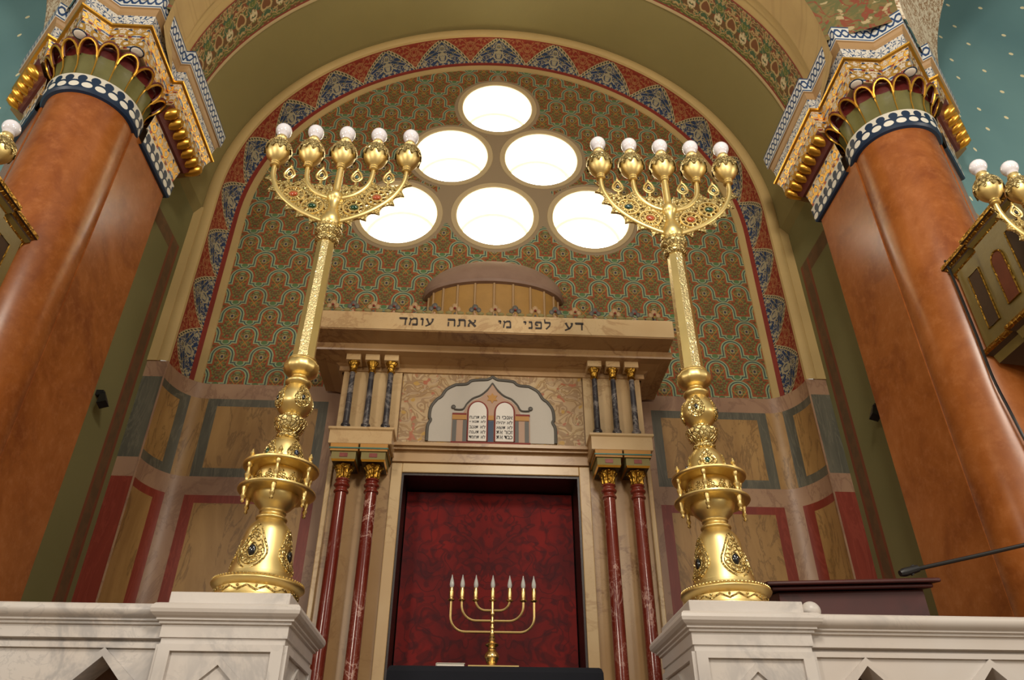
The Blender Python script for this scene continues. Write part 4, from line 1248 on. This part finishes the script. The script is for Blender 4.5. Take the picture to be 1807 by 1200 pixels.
# ------------------------------------------------------------------ reading table
root = thing('reading_table', 'table draped in navy cloth before the ark, carrying the small menorah', 'table', (.03, 4.7, 1.35))
mb = MB(); poly = [(-.55, 5.0), (-.55, 4.42), (.615, 4.42), (.615, 5.0)]
mb.offloft(poly, [(.02, 1.45), (.012, 1.9), (.008, 2.33), (0, 2.352), (-.012, 2.36)])
mb.build('cloth', NAVY, root)
mb = MB()
for x in (-.5, .56):
    for y in (4.47, 4.94): mb = MB().box(x - .03, x + .03, y - .03, y + .03, 1.35, 1.6); mb.build('leg', DARKWOOD, root)
bk = thing('prayer_book', 'thin pale book lying on the navy table left of the small menorah', 'book', (-.215, 4.53, 2.36))
mb = MB().box(-.298, -.138, 4.47, 4.60, 2.361, 2.364); mb.box(-.298, -.138, 4.47, 4.60, 2.380, 2.383); mb.box(-.298, -.294, 4.47, 4.60, 2.361, 2.383)
mb.build('cover', PAPER, bk)
MB().box(-.293, -.142, 4.475, 4.595, 2.364, 2.380).build('pages', WHITE_P, bk)
tag(MB().box(-.12, .16, 4.44, 4.455, 2.3605, 2.368).build('brass_rod', BRASS, None, (.02, 4.45, 2.36)), 'thin brass pointer lying on the table edge before the small menorah', 'pointer')

# ------------------------------------------------------------------ lectern behind the right balustrade
root = thing('lectern', 'dark maroon wooden lectern behind the right balustrade', 'lectern', (1.72, 3.72, 1.35))
R = Matrix.Translation((1.70, 3.66, 0)) @ Matrix.Rotation(math.radians(-8), 4, 'Z') @ Matrix.Translation((-1.70, -3.66, 0))
def slab(x0, x1, y0, y1, z0, z1, tilt, ex=0):
    mb = MB().box(x0 - ex, x1 + ex, y0 - ex, y1 + ex, z0, z1)
    mb.v = [(x, y, z + (y - y0) * tilt) for x, y, z in mb.v]; return mb
slab(1.345, 2.00, 3.47, 3.86, 1.36, 2.543, .18).xform(R).build('body', MAROON, root, bevel=.004)
slab(1.31, 2.035, 3.43, 3.90, 2.540, 2.560, .18).xform(R).build('top_board', MAROON, root, bevel=.008)
slab(1.285, 2.065, 3.405, 3.925, 2.558, 2.578, .18).xform(R).build('top_moulding', MAROON, root, bevel=.008)
# microphone boom over it
root = thing('microphone_boom', 'thin black microphone boom reaching in from the right over the lectern', 'microphone', (1.90, 3.42, 2.62))
MB().tube([(1.955, 3.40, 2.628), (2.25, 3.40, 2.692), (2.585, 3.40, 2.768)], .0095, 10).build('arm', BLACK, root)
MB().tube([(1.865, 3.40, 2.604), (1.885, 3.40, 2.610), (1.955, 3.40, 2.630)], [.014, .02, .017], 12).build('microphone_head', BLACK, root)
MB().tube([(1.925, 3.40, 2.600), (1.915, 3.40, 2.612), (1.925, 3.40, 2.632), (1.94, 3.40, 2.640)], .009, 8).build('clip', BLACK, root)
MB().tube([(2.585, 3.40, 2.80), (2.585, 3.40, 1.37)], .011, 10).build('stand_pole', BLACK, root)
MB().lathe([(.11, 1.35), (.11, 1.365), (.03, 1.38)], 2.585, 3.40, 20).build('stand_foot', BLACK, root)

# ------------------------------------------------------------------ gallery boxes at both edges
def gallery(s):
    nm = 'right' if s > 0 else 'left'
    root = thing('gallery_box', 'olive and gilt wooden balcony box against the %s column%s' % (nm, ', with an arched brown panel' if s > 0 else ', cut off by the frame'), 'balcony', (s * 3.2, 3.1, 3.72))
    def fin(mb, n, m, p=None, **k):
        if s < 0: mb.mirror()
        return mb.build(n, m, p or root, **k)
    X0 = 2.765
    fin(MB().box(X0, 3.7, 2.80, 3.45, 3.90, 4.46), 'parapet', BOXP)
    poly = [(3.65, 3.47), (X0, 3.47), (X0, 3.22), (X0 - .025, 3.22), (X0 - .025, 2.79), (3.65, 2.79)]
    poly = [(X0, 3.47), (X0, 3.22), (X0 - .025, 3.22), (X0 - .025, 2.79), (3.65, 2.79), (3.65, 3.47)]
    fin(MB().offloft(poly, [(-.012, 4.40), (-.004, 4.41), (-.004, 4.425), (.004, 4.45), (.02, 4.47), (.02, 4.485), (.03, 4.50), (.04, 4.505), (.04, 4.53), (.03, 4.54)], [0, 1, 1, 0, 2, 1, 2, 1, 1, 1]), 'cornice', [BOXP, GOLD_DK, BOXP3])
    fin(MB().offloft(poly, [(-.20, 3.70), (-.12, 3.72), (-.11, 3.735), (-.03, 3.80), (-.02, 3.85), (0, 3.87), (.012, 3.88), (.012, 3.90), (-.01, 3.915)], [2, 1, 2, 0, 2, 1, 1, 0, 0]), 'base_moulding', [BOXP, GOLD_DK, BOXP3])
    fx = lambda u, v, w: (X0 - w, u, v)
    q = fin(MB().prism([(3.27, 3.985), (3.27, 4.345), (3.37, 4.345), (3.37, 3.985)], fx, -.002, .004), 'sunk_panel', BOXP3)
    fin(MB().tube([fx(u, v, .004) for u, v in [(3.27, 3.985), (3.27, 4.345), (3.37, 4.345), (3.37, 3.985)]], .006, 6, 0, closed=True), 'gilt_edge', GOLD_DK, q)
    ar = [(3.04, 3.99), (3.04, 4.25)] + [(3.09 - .05 * math.cos(PI * i / 10), 4.25 + .06 * math.sin(PI * i / 10)) for i in range(1, 10)] + [(3.14, 4.25), (3.14, 3.99)]
    fx2 = lambda u, v, w: (X0 - .027 - w, u, v)
    fin(MB().box(X0 - .026, X0 + .02, 2.80, 3.215, 3.90, 4.44), 'breakfront', BOXP)
    q = fin(MB().prism(ar, fx2, -.002, .004), 'arched_panel', BOXP2)
    fin(MB().tube([fx2(u, v, .004) for u, v in ar], .006, 6, 0, closed=True), 'gilt_edge', GOLD_DK, q)
    q = fin(MB().prism([(2.85, 3.985), (2.85, 4.345), (2.97, 4.345), (2.97, 3.985)], fx2, -.002, .004), 'sunk_panel', BOXP3)
    fin(MB().tube([fx2(u, v, .004) for u, v in [(2.85, 3.985), (2.85, 4.345), (2.97, 4.345), (2.97, 3.985)]], .006, 6, 0, closed=True), 'gilt_edge', GOLD_DK, q)
gallery(1); gallery(-1)

# black cable down the right column
pts = catmull([(2.735, 3.462, 4.55), (2.735, 3.452, 4.41), (2.727, 3.440, 4.0), (2.718, 3.434, 3.7), (2.735, 3.426, 3.45), (2.76, 3.42, 3.1), (2.76, 3.42, 2.5), (2.755, 3.42, 1.36)], 6)
tag(MB().tube(pts, .008, 6).build('cable', BLACK, None, (2.735, 3.44, 1.35)), 'black cable running down the front of the right column', 'cable')

# small black spotlights on the side walls and the canopy
for s, nm in ((-1, 'left'), (1, 'right')):
    root = thing('wall_spotlight', 'small black spotlight on the sage wall behind the %s column' % nm, 'spotlight', (s * 2.80, 4.72 if s < 0 else 4.665, 4.13))
    y = 4.80 if s < 0 else 4.69
    mb = MB().tube([(s * 2.765, y, 4.19), (s * 2.735, y - .03, 4.12), (s * 2.72, y - .045, 4.08)], [.02, .036, .044], 4)
    mb.build('lamp_head', BLACK, root)
    MB().box(min(s * 2.76, s * 2.812), max(s * 2.76, s * 2.812), y - .02, y + .02, 4.17, 4.21).build('bracket', BLACK, root)
root = thing('canopy_spotlight', 'tiny black spotlight on top of the ark canopy, at its right end', 'spotlight', (1.23, 4.87, 4.955))
MB().tube([(1.20, 4.87, 4.955 + .055), (1.265, 4.85, 4.955 + .06)], [.022, .03], 12).build('lamp_head', BLACK, root)
MB().tube([(1.225, 4.87, 4.953), (1.225, 4.87, 5.01)], .008, 8).build('foot', BLACK, root)
MB().tube([(1.29, 4.86, 4.953), (1.29, 4.86, 4.985), (1.33, 4.86, 4.99)], .009, 8).build('plug', BLACK, root)
# ------------------------------------------------------------------ light of the hall and camera
w = bpy.data.worlds.new('hall'); SC.world = w; w.use_nodes = True; NT = w.node_tree
bgn = NT.nodes['Background']
v, x, y, z = coords('Generated')
amb = ramp(step(-1.0, 1.0, z), [(0.0, (.07, .058, .04)), (.42, (.28, .24, .19)), (.62, (.46, .41, .34)), (1.0, (.46, .43, .37))])
blot = step(.35, .7, noise(v, 3.2, 3, .6))
put(bgn.inputs[0], mix(blot * .6, amb, (.05, .035, .025)))
bgn.inputs[1].default_value = 1.0

def lamp(kind, name, loc, energy, col, size=.3, rot=None, sy=None):
    l = bpy.data.lights.new(name, kind); l.energy = energy; l.color = col
    if kind == 'AREA':
        l.shape = 'RECTANGLE' if sy else 'DISK'; l.size = size
        if sy: l.size_y = sy
    else: l.shadow_soft_size = size
    o = bpy.data.objects.new(name, l); COL.objects.link(o); o.location = loc
    if rot: o.rotation_euler = rot
    return o
WARM = (1.0, .90, .76)
lamp('POINT', 'chandelier', (.6, -.6, 6.0), 460, WARM, .45)
lamp('POINT', 'hall_light', (-3.2, -2.2, 4.2), 320, WARM, .35)
lamp('POINT', 'hall_light', (3.4, -2.4, 4.0), 110, WARM, .35)
lamp('POINT', 'hall_light', (1.5, .2, 4.4), 75, WARM, .22)  # added fill, set close in front to brighten the gold menorahs and marble

for s in (-1, 1): lamp('POINT', 'exedra_fill', (s * 4.9, 1.4, 4.6), 110, (1.0, .9, .78), .3)  # unseen fill lights, added to brighten the teal half domes

cam = bpy.data.cameras.new('camera'); co = bpy.data.objects.new('camera', cam); COL.objects.link(co); SC.camera = co
cam.sensor_fit = 'HORIZONTAL'; cam.sensor_width = 36; cam.lens = 1325.3 / 1807 * 36
pit, yaw, rol = .580, .0483, .0036
fw = Vector((math.sin(yaw) * math.cos(pit), math.cos(yaw) * math.cos(pit), math.sin(pit)))
r0 = Vector((math.cos(yaw), -math.sin(yaw), 0)); u0 = r0.cross(fw)
rr = r0 * math.cos(rol) + u0 * math.sin(rol); uu = -r0 * math.sin(rol) + u0 * math.cos(rol)
co.matrix_world = Matrix(((rr.x, uu.x, -fw.x, -.099), (rr.y, uu.y, -fw.y, 0), (rr.z, uu.z, -fw.z, 1.6), (0, 0, 0, 1)))
SC.view_settings.view_transform = 'Standard'; SC.view_settings.look = 'None'
SC.view_settings.gamma = 1; SC.view_settings.use_curve_mapping = False
SC.view_settings.exposure = 0.12
try:
    SC.cycles.use_denoising = True; SC.cycles.max_bounces = 7; SC.cycles.sample_clamp_indirect = 6
except Exception: pass
